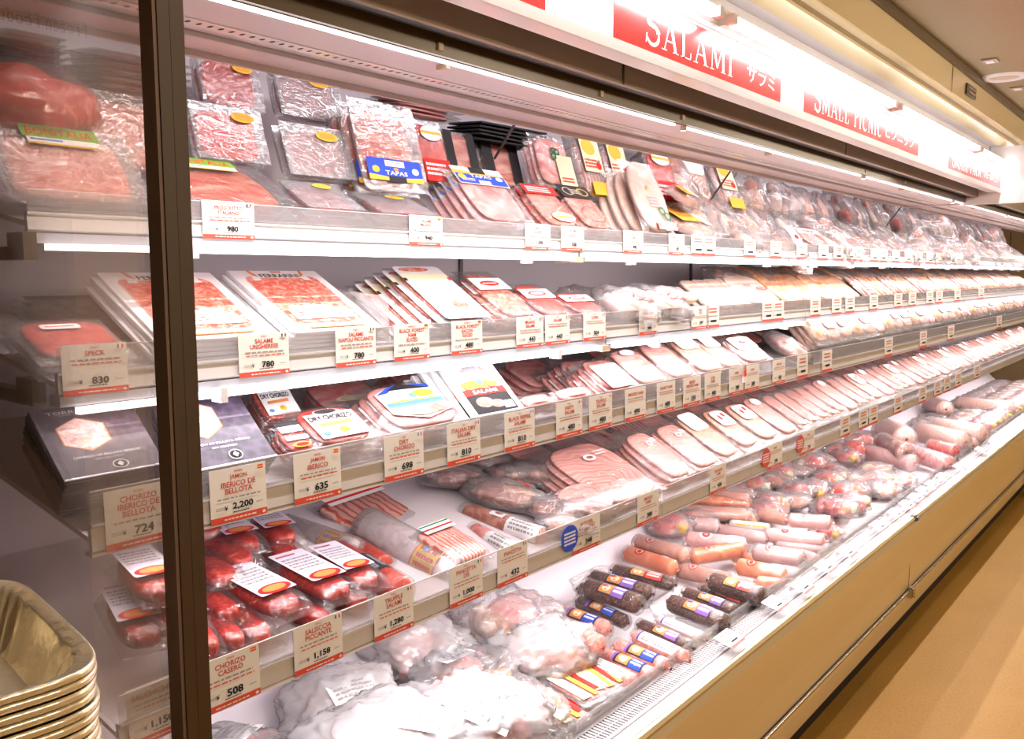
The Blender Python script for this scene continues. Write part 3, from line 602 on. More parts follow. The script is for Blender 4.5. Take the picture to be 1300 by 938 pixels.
ferr = [('p', rrect(-.082, -.10, .082, .105, .022), HAMP), ('p', rrect(-.078, -.096, .078, .101, .02), SALP), ('p', [(-.065, .085), (-.050, .085), (-.040, .115), (.040, .115), (.050, .085), (.065, .085), (.06, .125), (-.06, .125)], PAPER),
        ('p', [(-.062, .130), (-.056, .130), (-.046, .098), (-.058, .108)], ORG), ('p', [(.062, .130), (.056, .130), (.046, .098), (.058, .108)], ORG), ('p', [(-.048, .094), (.048, .094), (.048, .114), (-.048, .114)], PAPER), ('t', 'FERRARINI', 0, .104, .088, .016, INK, .02), ('r', -.012, .118, .012, .124, ORG),
        ('p', [(-.066, -.082), (-.066, -.045), (-.045, -.030), (.02, -.028), (.062, -.045), (.070, -.082)], PAPER), ('k', -.052, -.072, .054, -.040, SALP, 3), ('r', -.060, -.118, .065, -.110, ORG), ('k', -.055, -.117, .06, -.111, PAPER, 1)]
reg('ferr', .20, .26, crd('sliced_salami_card', .20, .26, .007, PAPER, ferr))
hexw = lambda cx, cy, r: [(cx + r * math.cos(R(60 * i + 30)), cy + r * 1.05 * math.sin(R(60 * i + 30))) for i in range(6)]
def torr(key, t2):
    reg(key, .175, .20, crd('dark_sleeve_pack', .175, .20, .006, TORR, [('p', hexw(-.020, .018, .047), ORG), ('p', hexw(-.020, .018, .0445), BULK), ('e', -.03, .0, .02, .010, HAMP), ('e', -.005, .03, .012, .008, SILV), T_('TORREÓN', -.022, .085, .085, .012, PAPER), T_('IBÉRICOS', -.02, .0755, .05, .004, SILV),
        T_(t2, .0, -.045, .115, .0075, PAPER), T_('SIN GLUTEN', .0, -.056, .05, .004, SILV), ('o', .012, -.078, .013, .011, .0009, PAPER, 18), ('e', .012, -.078, .010, .0085, BLKL), ('p', [(.012, -.071), (.018, -.078), (.012, -.085), (.006, -.078)], PAPER), ('r', -.0875, -.0995, .0875, -.0965, SILV)]))
torr('torr1', 'CHORIZO DE BELLOTA IBÉRICO'); torr('torr2', 'JAMÓN DE BELLOTA IBÉRICO')
q = [('r', -.05, -.06, .055, .04, PAPER), ('e', 0, .045, .028, .010, SILV), ('e', 0, .0455, .024, .008, BLKL), ('t', 'DRY CHORIZO', 0, .020, .092, .020, INK, .03), ('p', [(-.035, -.002), (.035, .003), (.035, -.010), (-.035, -.014)], ORG), ('e', .005, -.035, .011, .011, YEL), ('e', .003, -.033, .005, .005, ORG), ('e', -.035, -.042, .008, .007, LBLUE)]
reg('chorcard', .14, .17, vac('sliced_chorizo_pack', .14, .17, .010, SALM, q, FILM))
reg('chorsmall', .13, .15, vac('sliced_chorizo_pack', .13, .15, .010, REDM, [('r', -.05, .02, .05, .05, PAPER), ('r', -.05, -.02, .05, .0, PAPER), ('r', -.055, .05, .055, .07, BLKL), ('e', .0, -.045, .04, .012, YEL), ('e', .0, -.045, .03, .009, REDL)]))
reg('bluecard', .15, .16, vac('sliced_ham_pack', .15, .16, .012, HAMP, [('p', [(-.055, -.03), (-.055, .035), (-.02, .055), (.055, .05), (.06, -.035), (.0, -.055)], PAPER), ('p', [(-.055, .032), (-.02, .055), (-.005, .058), (-.03, .036)], BLUE), ('p', [(.0, .056), (.055, .052), (.055, .040), (.0, .044)], BLUE), ('p', [(-.03, .042), (.0, .060), (.02, .054), (.055, .038), (.0, .042)], BLKL), ('e', .03, .022, .022, .012, YEL), ('e', -.012, .016, .020, .009, CREAM), ('e', .008, .018, .007, .008, LBLUE), ('r', -.052, -.012, .056, .002, LBLUE), ('r', -.04, .002, .05, .006, YEL), ('e', .0, -.034, .03, .012, GREY), ('e', .03, -.03, .02, .012, BROWN)], FILM))
reg('piccard', .15, .20, crd('photo_card_pack', .15, .20, .008, PAPER, [('r', -.06, -.092, .06, -.03, BLKL), ('e', -.02, -.055, .024, .018, BROWN), ('e', .012, -.065, .02, .014, BROWN), ('r', .025, -.085, .055, -.06, CREAM), ('r', -.06, -.03, .06, -.008, REDL), T_('SALAMI', .0, -.019, .07, .012, PAPER), ('e', -.01, .008, .045, .014, YEL), ('e', -.035, .0, .016, .009, ORG), ('e', .03, .003, .018, .010, ORG), ('e', .0, .014, .010, .012, LBLUE), ('p', [(-.05, .040), (-.03, .062), (.03, .066), (.055, .040), (.03, .055), (-.03, .052)], HAMP), ('e', .0, .060, .022, .012, SILV)]))
reg('bfcard', .13, .20, vac('sliced_ham_card_pack', .13, .20, .010, SALP, [('p', rrect(-.055, -.09, .055, .092, .01), PAPER), ('r', -.055, .045, .055, .068, CREAM), ('e', -.01, .080, .035, .008, SALP), ('r', -.055, .040, -.048, .050, BLKL), ('r', .048, .040, .055, .050, REDL), ('e', .0, -.025, .03, .008, CREAM), ('e', .01, -.045, .018, .014, SALP)], FILM))
reg('redlab', .12, .18, vac('sliced_salami_pack', .12, .18, .010, SALP, [('r', -.052, .01, .052, .052, PAPER), ('e', .0, .032, .03, .009, REDL), ('k', -.022, .028, .022, .036, PAPER, 1)], FILM))
reg('redlab2', .12, .18, vac('sliced_salami_pack', .12, .18, .010, SALM, [('r', -.052, .0, .052, .045, PAPER), ('e', .0, .022, .032, .012, REDL), ('e', .0, .022, .024, .007, SILV)], FILM))
reg('speck', .2, .22, vac('speck_pack', .20, .22, .012, REDM, [('p', rrect(-.05, .03, .03, .055, .008), PAPER), ('k', -.04, .038, .02, .048, REDL, 1)], FILMH))
reg('darkham', .2, .22, vac('dark_ham_pack', .20, .22, .012, BROWN, [('r', -.09, .07, .09, .09, BLKL)], FILMH))
reg('pinkflat', .14, .18, vac('sliced_ham_pack', .14, .18, .012, HAMP, [('e', .0, -.045, .034, .015, CREAM), ('e', .0, -.045, .026, .010, YEL), ('e', .0, -.045, .02, .006, PAPER)], FILM, crk=.004))
reg('slices', .14, .24, vac('sliced_ham_pack', .14, .24, .014, SLIC, [('e', .0, .075, .03, .02, PAPER)], FILM, mw=.86, ml=.9))
reg('paleslices', .14, .24, vac('sliced_poultry_pack', .14, .24, .014, PALE, [('p', rrect(-.05, .02, .05, .11, .02), PAPER)], FILM, mw=.86, ml=.9))
reg('pinkband', .12, .22, vac('sliced_ham_pack', .12, .22, .014, HAMP, [('p', rrect(-.045, -.10, .045, .05, .01), PAPER), ('r', -.045, -.10, .045, -.088, HAMP)], FILM))
reg('reddot', .15, .22, vac('sliced_ham_pack', .15, .22, .014, SLIC, [('p', rrect(-.055, -.01, .055, .09, .02), PAPER), ('e', .0, .045, .018, .010, REDL), ('k', -.01, .042, .01, .048, PAPER, 1)], FILM))
reg('logo', .15, .22, vac('white_labelled_meat_bag', .15, .22, .022, PALE, [('p', rrect(-.06, -.045, .06, .095, .02), PAPER), ('e', .0, .025, .028, .028, REDB), ('o', .0, .025, .019, .019, .0015, CREAM, 16), ('k', -.012, .016, .012, .034, CREAM, 2)], FILMH, crk=.006))
reg('logo2', .15, .22, vac('white_labelled_meat_bag', .15, .22, .022, ROAST, [('p', rrect(-.06, -.02, .06, .095, .02), PAPER), ('e', .01, .03, .018, .024, REDB), ('e', -.025, -.06, .02, .012, YEL)], FILMH, crk=.006))
reg('ham', .17, .26, vac('large_ham_slice_pack', .17, .26, .014, SLIC, [('o', .0, .03, .012, .009, .003, PAPER, 14), ('k', .02, .03, .05, .05, PAPER, 2)], FILM, mw=.86, ml=.84, my=-.06, crk=.005))
reg('rounds', .14, .15, vac('round_ham_slices_pack', .14, .15, .014, SLIC, [], FILM, e=2.4, mw=.95, ml=.9, crk=.004))
reg('hamred', .16, .24, vac('ham_slice_pack', .16, .24, .016, PALE, [('p', rrect(-.05, .0, .05, .08, .02), PAPER), ('e', -.012, .045, .009, .014, REDL), ('e', .022, .055, .010, .012, REDL)], FILM, crk=.004))
reg('pinkstack', .11, .24, vac('sliced_ham_pack', .11, .24, .014, BACON, [('r', -.03, -.10, .03, -.085, CREAM)], FILMH, crk=.004))
reg('slabpale', .05, .2, vac('pale_loin_slab', .05, .2, .022, WHITES, [], FILM, e=6, mw=.96, ml=.95, wav=.02))
reg('whitelogo', .14, .2, vac('pale_loin_slab', .14, .2, .02, WHITES, [('o', .03, -.01, .02, .012, .002, REDL, 16), ('k', .01, -.02, .05, .0, REDL, 2), ('k', -.03, .0, .0, .02, REDL, 2)], FILM, mw=.96, ml=.95))
reg('slabtan', .10, .2, vac('tan_loin_slab', .10, .2, .022, ROAST, [], FILM, e=6, mw=.96, ml=.95, wav=.03))
reg('slabbrown', .05, .14, vac('browned_loin_slab', .05, .14, .02, BROWN, [], FILMH, e=6, mw=.96, ml=.95, wav=.03))
reg('bacon', .14, .16, vac('bacon_strip_pack', .14, .16, .035, BACON, [('r', -.06, .035, .06, .065, PAPER), ('r', -.06, .044, .06, .050, REDL), ('r', -.06, .058, .06, .063, DGRN)], FILM, mw=.92, e=7))
reg('cheese', .10, .20, vac('stick_snack_pack', .10, .20, .010, BACON, [('r', -.04, -.08, -.01, .08, CREAM), ('r', .0, -.08, .015, .08, YEL), ('r', .02, -.06, .035, .07, REDL)], FILMH))
reg('chorsaus', .075, .20, vac('chorizo_pack', .075, .20, .036, CHOR, [], FILM, e=3, mw=.72, crk=.004))
lb = [('p', rrect(-.034, -.05, .034, .088, .003), LILAC), ('k', -.028, -.0, .026, .06, GREY, 5), ('k', -.028, .066, .010, .078, REDT, 1), ('e', .0, -.035, .030, .017, REDL), ('e', .0, -.034, .022, .011, ORG)]
reg('chorlab', .085, .20, vac('labelled_chorizo_pack', .085, .20, .034, CHOR, lb, FILM, e=3, mw=.76, crk=.004))
reg('chortip', .07, .19, vac('chorizo_pack', .07, .19, .034, CHOR, [('e', 0, .06, .02, .025, PAPER), ('e', .0, .062, .012, .015, BLKL)], FILM, e=2.4, mw=.7, crk=.004))

def put(key, loc, w, l, tilt=0, yaw=0, roll=0, label='', group=None, tsc=1.0, pivot=0):
    """place one product: loc is the middle of its lower front edge"""
    name, cat, parts = PROTO[key]; nw, nl = NOM[key]
    o = empty(name); setp(o, label, cat, group)
    Rm = Euler((R(tilt), R(roll), 0)).to_matrix(); Rz = Matrix.Rotation(R(yaw), 3, 'Z')
    Rt = Rz @ Matrix.Rotation(R(tilt), 3, 'X') @ Matrix.Rotation(R(roll), 3, 'Y')
    S = Matrix.Diagonal((w / nw, l / nl, tsc))
    M4 = (Rt @ S).to_4x4(); c = Vector(loc) + Rt @ Vector((0, l / 2, 0)); M4.translation = c
    o.matrix_world = M4
    for pn, me, subs in parts:
        c_ = link(pn, me, o)
        for sn, sm in subs: link(sn, sm, c_)
    return o
def frontv(t_, u):
    """pixel row of a tier's riser top above column u"""
    d = T[t_]; a = proj((1.2, d['Y'], d['top'])); s_ = (VY - a[1]) / (VX - a[0]); return VY - s_ * (VX - u)
def Q(key, u0, u1, vt, Y, tilt, vb=None, tier=None, n=1, dx=0.0, tsc=1.0, th=.012, yaw=0, roll=0, label='', under=None, group=None, lift=0.0, unlab=None):
    """a pack (or a pile of n with it on top) measured by its front edge u0..u1 and far edge row vt at depth Y"""
    um = (u0 + u1) / 2
    if vb is None: vb = frontv(tier, um)
    A = at_y(u0, vb, Y); B = at_y(u1, vb, Y); w = B.x - A.x; P = (A + B) / 2; P = at_y(um, vb, Y); P.x = (A.x + B.x) / 2; P.z += lift
    lo, hi = .03, .6
    for _ in range(30):
        md = (lo + hi) / 2; v_ = proj((P.x, P.y + md * math.cos(R(tilt)), P.z + md * math.sin(R(tilt))))[1]
        if v_ > vt: lo = md
        else: hi = md
    l_ = max(.05, min(.34, (lo + hi) / 2)); nrm = Vector((0, -math.sin(R(tilt)), math.cos(R(tilt))))
    P = P - nrm * th * tsc
    objs = []
    for i in range(n):
        kk = key if i == 0 or not under else under
        lab = label if i == 0 else '%s, %s layer down' % (unlab or label, ORD[i - 1])
        p = P - nrm * (th * tsc * 1.08 * i) + Vector((-dx * i, 0, 0))
        objs.append(put(kk, p, w, l_, tilt, yaw + (random.uniform(-2, 2) if i else 0), roll, lab, group or (None if n == 1 else (unlab or label)[:60]), tsc))
    return objs
# ------------------------------------------------------------------ top tier
t1 = 1
Q('bonit', 8, 196, 166, 1.385, 52, vb=262, n=2, label='flat tray of orange ham with green label, behind the glass end', under='prosc')
Q('prosc', 118, 240, 122, 1.47, 60, vb=222, n=2, label='unlabelled prosciutto tray behind the green-labelled tray, left of the brown post')
# domed ham joint in a crinkled bag, top left
def sausage_prof(L_, r, ends=.25, knot=.25):
    p = [(-L_ / 2, r * .12)]
    for i in range(7): a = i / 6; p.append((-L_ / 2 + r * ends * 4 * a * .5, r * (.2 + .8 * math.sin(a * math.pi / 2))))
    m_ = [(x, rr) for x, rr in p]; return m_ + [(-x, rr) for x, rr in reversed(p)]
def blob(name, sx, sy, sz, m, seed=0, amp=.25, sub=3, flatb=True, cat=None, fr=3.0, smooth=False):
    bm = bmesh.new(); bmesh.ops.create_icosphere(bm, subdivisions=sub, radius=1); off = Vector((seed * 3.1, seed * 1.7, seed))
    for v in bm.verts:
        p = v.co.copy(); k = 1 + amp * noise.noise(p * fr + off) + amp * .6 * abs(noise.noise(p * fr * 2.6 + off)) + amp * .25 * noise.noise(p * fr * 6 + off)
        k += (.09 if sub > 4 else .06) * (abs(noise.noise(p * 4.8 + off * 2)) ** .5 - .5) * (1 if smooth and flatb else 0)
        v.co = Vector((p.x * sx * k, p.y * sy * k, max(p.z * k, -.75 if flatb else -9) * sz))
    q = MB(); q.add([v.co.copy() for v in bm.verts], [[x.index for x in f.verts] for f in bm.faces], m, smooth); bm.free(); return q
BL = {}
def bagproto(key, contents, bagm, sx, sy, sz, seed, amp=.22, labels=None, name='crinkled_bag', sub=4, fr=2.6, topf=1.02):
    q = blob('film', sx, sy, sz, bagm, seed, amp, sub, fr=fr, smooth=True)
    P = []
    cq = MB()
    for c in contents:
        k = c[0]
        if k == 'cap':
            _, x, y, z, a, L_, r, m_ = c; b = MB(); b.lathe(sausage_prof(L_, r), m_, 12)
            ca, sa = math.cos(R(a)), math.sin(R(a)); b.v = [(x + vx * ca - vy * sa, y + vx * sa + vy * ca, z + vz) for vx, vy, vz in b.v]
            cq.add(b.v, b.f, m_, True)
        elif k == 'lump':
            _, x, y, z, a_, b_, c__, m_ = c; b = blob('x', a_, b_, c__, m_, seed + x * 50, .22, 3, False, fr=1.6, smooth=True)
            cq.add([(x + vx, y + vy, z + vz) for vx, vy, vz in b.v], b.f, m_, True)
    P = [('contents', cq), ('film', q)]
    if labels: P.append(('label', label_mb(labels, lambda x, y, z: (x, y, sz * topf * max(.3, math.sqrt(max(0, 1 - (x / sx) ** 2 * .8 - (y / sy) ** 2 * .8))) + z), 6, 6)))
    reg(key, 2 * sx, 2 * sy, proto(name, 'bag', P))
def putbag(key, loc, yaw=0, s=1.0, tilt=0, label='', group=None, sz=1.0, w=None, l=None):
    """loc: middle of the underside; tilted back about its own middle"""
    nw, nl = NOM[key]; w = w or nw * s; l = l or nl * s
    name, cat, parts = PROTO[key]; o = empty(name); setp(o, label, cat, group)
    Rt = Matrix.Rotation(R(yaw), 3, 'Z') @ Matrix.Rotation(R(tilt), 3, 'X'); zmin = min(v.co.z for v in parts[-1][1].vertices) if len(parts) < 3 else min(v.co.z for v in parts[1][1].vertices)
    M4 = (Rt @ Matrix.Diagonal((w / nw, l / nl, s * sz))).to_4x4(); M4.translation = Vector(loc) - Rt @ Vector((0, 0, zmin * s * sz)); o.matrix_world = M4
    for pn, me, subs in parts: link(pn, me, o)
    return o
bagproto('hamjoint', [('lump', 0, 0, 0, .10, .055, .042, REDM)], FILM, .115, .07, .05, 2, .10, name='ham_joint_bag')
bagproto('clearbag', [('lump', -.02, -.01, -.005, .035, .05, .02, WHITES), ('lump', .03, .0, -.005, .03, .045, .018, PALE), ('lump', 0, -.03, .005, .025, .02, .016, ROAST), ('lump', .02, .04, .012, .02, .02, .012, ORGS)], BAGM, .075, .09, .035, 5, .22, name='crinkled_clear_bag')
bagproto('clearbag2', [('lump', -.02, -.02, -.005, .03, .03, .018, REDM), ('lump', .03, .01, -.005, .03, .04, .015, WHITES), ('lump', .01, .045, .01, .018, .018, .012, BROWN)], BAGM, .075, .09, .035, 9, .22, name='crinkled_clear_bag')
bagproto('clearbag3', [('lump', 0, 0, -.005, .05, .06, .02, PALE)], FILMH, .08, .09, .035, 14, .22, name='crinkled_clear_bag')
bagproto('ringbag', [('lump', 0, .0, 0, .03, .10, .03, WHITES)], BAGM, .05, .12, .04, 3, .15, [('r', -.035, -.04, .0, .05, PAPER), ('e', -.015, .0, .010, .010, REDL)], name='pale_ring_sausage_bag')
bagproto('tanslabs', [('lump', -.045, 0, 0, .012, .09, .03, ROAST), ('lump', -.015, 0, 0, .012, .09, .032, ROAST), ('lump', .016, 0, 0, .012, .09, .03, BROWN), ('lump', .045, 0, 0, .012, .09, .03, ROAST)], BAGM, .07, .10, .04, 4, .2, name='loin_slab_bag')
bagproto('whitesaus', [('cap', -.05, 0, -.002, 75, .12, .016, WHITES), ('cap', -.015, 0, 0, 72, .12, .016, WHITES), ('cap', .02, 0, -.002, 75, .12, .016, WHITES), ('cap', .055, 0, 0, 78, .12, .016, WHITES)], BAGM, .10, .085, .035, 6, .28, [('o', .02, -.035, .022, .012, .0022, REDL, 14), ('o', -.035, -.03, .02, .011, .0022, REDL, 14)], name='white_sausage_bag')
bagproto('brownbag', [('lump', -.035, .0, 0, .03, .09, .022, BROWN), ('lump', .03, .01, 0, .03, .085, .024, BROWN), ('lump', .0, -.03, .01, .022, .05, .018, ROAST)], BAGM, .08, .12, .038, 8, .25, [('r', .01, -.06, .045, -.02, REDL)], name='cured_meat_bag')
bagproto('brownbag2', [('lump', -.03, .0, 0, .028, .08, .022, BROWN), ('lump', .03, -.01, 0, .03, .075, .02, BACON)], BAGM, .075, .11, .036, 11, .25, name='cured_meat_bag')
bagproto('redheap', [('lump', -.03, .02, 0, .035, .045, .03, REDM), ('lump', .035, -.01, 0, .032, .05, .034, REDM), ('lump', 0, -.05, .002, .03, .025, .02, ORGS), ('lump', -.045, -.045, 0, .022, .022, .02, YEL)], BAGM, .085, .09, .048, 21, .30, name='red_meat_bag')
bagproto('redheap2', [('lump', 0, .02, 0, .05, .06, .040, REDM), ('lump', .03, -.05, 0, .02, .02, .025, CREAM), ('lump', -.04, -.03, .005, .025, .03, .03, ORGS)], BAGM, .07, .09, .05, 23, .30, name='red_meat_bag')
bagproto('orangeheap', [('lump', -.03, .0, 0, .03, .07, .025, ORGS), ('lump', .035, .01, 0, .03, .065, .026, BROWN), ('lump', .0, .03, .01, .02, .03, .02, CREAM)], BAGM, .08, .10, .04, 25, .28, name='orange_meat_bag')
bagproto('bulkbag', [('cap', -.05, .0, .0, 70, .22, .026, PINKS), ('cap', .0, .02, .0, 80, .22, .026, HAMP), ('cap', .05, -.01, .0, 85, .2, .026, PINKS), ('lump', .02, .02, .0, .05, .06, .04, PALE)], MILK, .13, .17, .075, 31, .26, [('p', rrect(.0, .02, .10, .11, .004), PAPER), ('k', .01, .03, .09, .10, GREY, 5)], name='large_milky_bag', sub=5)
bagproto('bulkbag2', [('cap', -.04, .0, .0, 60, .2, .03, ROAST), ('lump', .03, .0, .0, .06, .07, .045, HAMP)], BAGM, .12, .15, .07, 37, .26, [('p', rrect(-.02, -.02, .09, .07, .004), PAPER), ('k', -.01, -.01, .08, .06, GREY, 5)], name='large_clear_bag', sub=5)
bagproto('bulkbag3', [('lump', .0, .0, .0, .09, .11, .045, WHITES)], MILK, .14, .16, .07, 41, .24, [('p', rrect(-.06, -.10, .05, -.02, .004), PAPER), ('k', -.05, -.09, .04, -.03, GREY, 4)], name='large_milky_bag', fr=2.0, sub=5)

p = at_y(45, 165, 1.50); putbag('hamjoint', (p.x + .0, 1.53, p.z - .005), 0, 1.0, 20, 'red domed ham joint in a bag, top left behind glass', sz=1.3)
# flat packs piled at the back, edges showing
for i in range(7):
    A = at_y(115, 128 - i * 9.5, 1.62); B = at_y(243, 128 - i * 9.5, 1.62)
    put('bonit' if i == 6 else ('bonit' if i % 2 else 'prosc'), ((A.x + B.x) / 2 + random.uniform(-.004, .004), 1.60, A.z), B.x - A.x, .15, 6, 0, 0, 'flat ham tray in the back pile by the glass end, %s from the bottom' % ORD[i], 'flat ham trays piled at the back', .55)
for i in range(5):
    A = at_y(8, 80 - i * 9, 1.62); B = at_y(88, 80 - i * 9, 1.62)
    put('redtray', ((A.x + B.x) / 2, 1.62, A.z), B.x - A.x, .14, 6, 0, 0, 'red ham tray in the far left pile, %s from the bottom' % ORD[i], 'red ham trays piled far left', .55)
Q('bonit', 228, 385, 203, 1.385, 30, tier=1, n=2, th=.02, label='ham tray with green label in front, right of the brown post', under='prosc')
Q('hamtray', 392, 466, 233, 1.385, 30, tier=1, n=2, label='low ham pack with yellow sticker under the two stickered packs', th=.018)
Q('hamtray', 486, 560, 249, 1.385, 24, tier=1, n=2, label='low ham pack with yellow sticker below the tall blue-labelled tray', th=.018)
Q('redtray', 258, 338, 72, 1.62, 76, vb=140, n=2, label='upper red ham tray with yellow sticker, right of the post', th=.02, under='redtray')
Q('redtray', 252, 345, 134, 1.53, 72, vb=206, n=2, label='lower red ham tray with yellow sticker, right of the post', th=.02)
Q('hamtray', 357, 440, 93, 1.60, 74, vb=152, n=2, label='upper pink ham pack in glossy film with yellow sticker', th=.02)
Q('hamtray', 368, 455, 160, 1.50, 70, vb=226, n=2, label='lower pink ham pack in glossy film with yellow sticker', th=.02)
Q('bluetray', 462, 545, 130, 1.47, 74, vb=245, n=3, dx=.008, label='tall rounded ham tray with a blue label at its foot', th=.026)
Q('redwhite', 540, 580, 150, 1.52, 74, vb=238, n=2, label='narrow dried ham pack with oval and red label by tall tray')
Q('blackband', 570, 612, 165, 1.58, 74, vb=225, n=2, label='dried ham pack with black edge, behind the blue-topped pile')
Q('blackband', 618, 668, 178, 1.60, 74, vb=240, n=2, label='black edged ham pack right of the stay rod')
for i in range(5):
    A = at_y(585 + i * 2, 178 - i * 5, 1.66); B = at_y(668 + i, 182 - i * 5, 1.66)
    put('blackcard', ((A.x + B.x) / 2, 1.60, A.z), B.x - A.x, .13, 4, random.uniform(-4, 4), 0, 'black card pack in the pile under the canopy, %s from the bottom' % ORD[i], 'black card packs piled high', .8)
for i in range(4):
    A = at_y(480 + i * 2, 140 - i * 5, 1.64); B = at_y(575, 150 - i * 5, 1.64)
    put('bluetop', ((A.x + B.x) / 2, 1.60, A.z), B.x - A.x, .13, 4, random.uniform(-4, 4), 0, 'clear ham pack piled behind the tall tray, %s from the bottom' % ORD[i], 'clear ham packs piled high', .7)
Q('bluetop', 612, 690, 208, 1.385, 48, tier=1, n=5, dx=.012, label='sliced ham pack with blue label, top of its leaning pile', th=.015)
Q('redtop', 700, 745, 232, 1.385, 46, tier=1, n=3, dx=.01, label='sliced salami pack with red top and oval label')
Q('blacktop', 748, 790, 234, 1.385, 46, tier=1, n=3, dx=.01, label='sliced salami pack with black top label')
Q('clover', 690, 735, 170, 1.53, 72, vb=240, n=3, dx=.008, label='pink ham pack with dark green clover emblem')
Q('yelbag', 742, 775, 172, 1.53, 72, vb=255, n=2, label='yellow and brown sausage bag right of the clover pack')
Q('yelbag', 778, 808, 178, 1.56, 72, vb=262, n=2, label='yellow and brown sausage bag behind the grey ovals')
Q('ovalplain', 806, 836, 212, 1.42, 68, tier=1, n=4, dx=.02, label='plain oval sausage slab in the row left of the labelled one', th=.022, yaw=-4)
Q('oval', 822, 862, 203, 1.385, 66, tier=1, label='white oval sausage slab with green clover emblem')
Q('redwhite', 838, 872, 185, 1.53, 70, vb=262, label='dried ham pack standing behind the white oval slab')
Q('paleslices', 880, 915, 186, 1.53, 70, vb=272, n=3, label='grey-pale pack with round red sticker under the canopy')
Q('yelpack', 868, 898, 240, 1.44, 35, vb=262, label='yellow sausage bag, upper of two beside the oval slab', yaw=12)
Q('yelpack', 880, 918, 262, 1.385, 30, tier=1, label='yellow sausage bag, lower of two beside the oval slab')
Q('yelbag', 918, 945, 205, 1.53, 68, vb=270, label='orange flecked sausage bag right of the grey-pale pack')
p = at_y(1000, 302, 1.45); putbag('ringbag', (p.x, 1.47, 1.655), -6, 1.25, 55, 'pale ring sausage bag with red sticker, standing tall')
p = at_y(940, 300, 1.44); putbag('clearbag3', (p.x, 1.44, 1.66), 0, 1.0, 30, 'milky bag between yellow sausage bags and ring sausage')
x = 2.95; i = 0; n_b = 0
while x < 9.3:
    for r_, (yy, zz, tl) in enumerate(((1.49, 1.652, 30), (1.57, 1.72, 50), (1.66, 1.86, 64))):
        if r_ == 0 and x < 3.25: continue
        k = random.choice(['clearbag', 'clearbag2', 'clearbag3', 'clearbag'])
        putbag(k, (x + random.uniform(-.02, .02), yy, zz), random.uniform(-60, 60), random.uniform(1.2, 1.8), tl + random.uniform(-12, 12), 'crinkled clear meat bag heaped on the top tier, %s from the left' % ordw(n_b), 'crinkled bags on the top tier'); n_b += 1
    x += .24
Q('redlab', 1030, 1062, 285, 1.385, 40, tier=1, label='small red and yellow salami pack right of the ring sausage')
Q('redlab2', 1072, 1098, 288, 1.385, 40, tier=1, label='small red salami pack second right of the ring sausage')
p = at_y(1190, 318, 1.40); putbag('redheap', (p.x, 1.41, 1.66), 0, .7, 35, 'small bag with a red dot among clear bags, far top tier')
# ------------------------------------------------------------------ second tier
Q('speck', 52, 180, 400, 1.315, 24, vb=452, n=3, label='dark red speck pack behind the glass end', th=.012)
Q('darkham', 92, 215, 372, 1.50, 16, vb=424, n=3, label='dark brown ham pack behind the speck pack')
Q('ferr', 206, 352, 345, 1.315, 28, tier=2, n=4, dx=.004, label='white card salami pack crossed by the brown post', th=.0085)
Q('ferr', 376, 487, 343, 1.315, 28, tier=2, n=4, dx=.008, label='white card salami pack, right one of the pair', th=.0085)
Q('bfcard', 566, 634, 336, 1.315, 33, tier=2, n=9, dx=.022, label='white card ham pack with cream band, top of a fanned pile', th=.011)
Q('redlab', 648, 694, 340, 1.315, 33, tier=2, n=3, dx=.012, label='salami pack with white label beside the white card pile')
Q('redlab2', 694, 735, 356, 1.315, 33, tier=2, n=3, dx=.012, label='salami pack with red oval label above the twin price tags')
Q('redlab2', 738, 778, 367, 1.315, 30, tier=2, n=3, dx=.012, label='salami pack with red oval, left of the white sausage bags')
for i, (u, dx_) in enumerate(((792, 0), (835, 0))):
    p = at_y(u, 395, 1.38); putbag('whitesaus', (p.x, 1.385, 1.415), 8, 1.15, 24, '%s crinkled bag of white sausages on the second tier' % ('left', 'right')[i], sz=1.3)
p = at_y(745, 385, 1.5); putbag('clearbag3', (p.x, 1.50, 1.43), 0, 1.2, 20, 'milky crinkled bag behind the left white sausage bag')
o = empty('linen_meat_roll', at_y(862, 379, 1.37)); setp(o, 'pale meat roll lying crosswise before the clear divider', 'meat roll')
q = MB(); q.lathe(sausage_prof(.20, .020), WHITES, 16); q.build('roll', o); q = MB(); q.lathe([(-.095, .0205), (.02, .0207)], BACON, 16); q.lathe([(.03, .0207), (.09, .0200)], CREAM, 16); q.build('wrap', o)
for u, yy, lb_ in ((842, 1.42, 'clear shelf divider left of the pale loin slabs'), (458, 1.40, 'clear shelf divider behind the white card pair')):
    p = at_y(u, 395, yy); o = empty('shelf_divider', (p.x, yy, 1.41)); setp(o, lb_, 'divider')
    q = MB(); pts = [(-.085, 0), (.13, .02), (.13, .10), (.12, .11), (-.06, .095), (-.085, .075)]; q.strip(pts, -.0015, .0015, ACRY); q.build('plate', o)
    q = MB(); q.box(-.012, .012, -.06, .12, .0, .006, ACRY); q.build('foot', o)
for i, u in enumerate((905, 920, 935, 950)): Q('slabpale', u, u + 17, 352 - i, 1.325, 36, tier=2, n=2, label='narrow pale loin slab, %s from the clear divider' % ORD[i], th=.022, group='narrow pale loin slabs')
Q('whitelogo', 957, 998, 347, 1.315, 36, tier=2, n=3, label='broad pale slab with red logo on the second tier', th=.018)
for i, u in enumerate((1000, 1024, 1050, 1072)): Q('slabtan', u, u + 26, 344 + i, 1.32, 36, tier=2, n=3, dx=.006, label='tan loin slab, %s right of the red-logo slab' % ORD[i], th=.02, group='tan loin slabs')
x = 4.40; i = 0
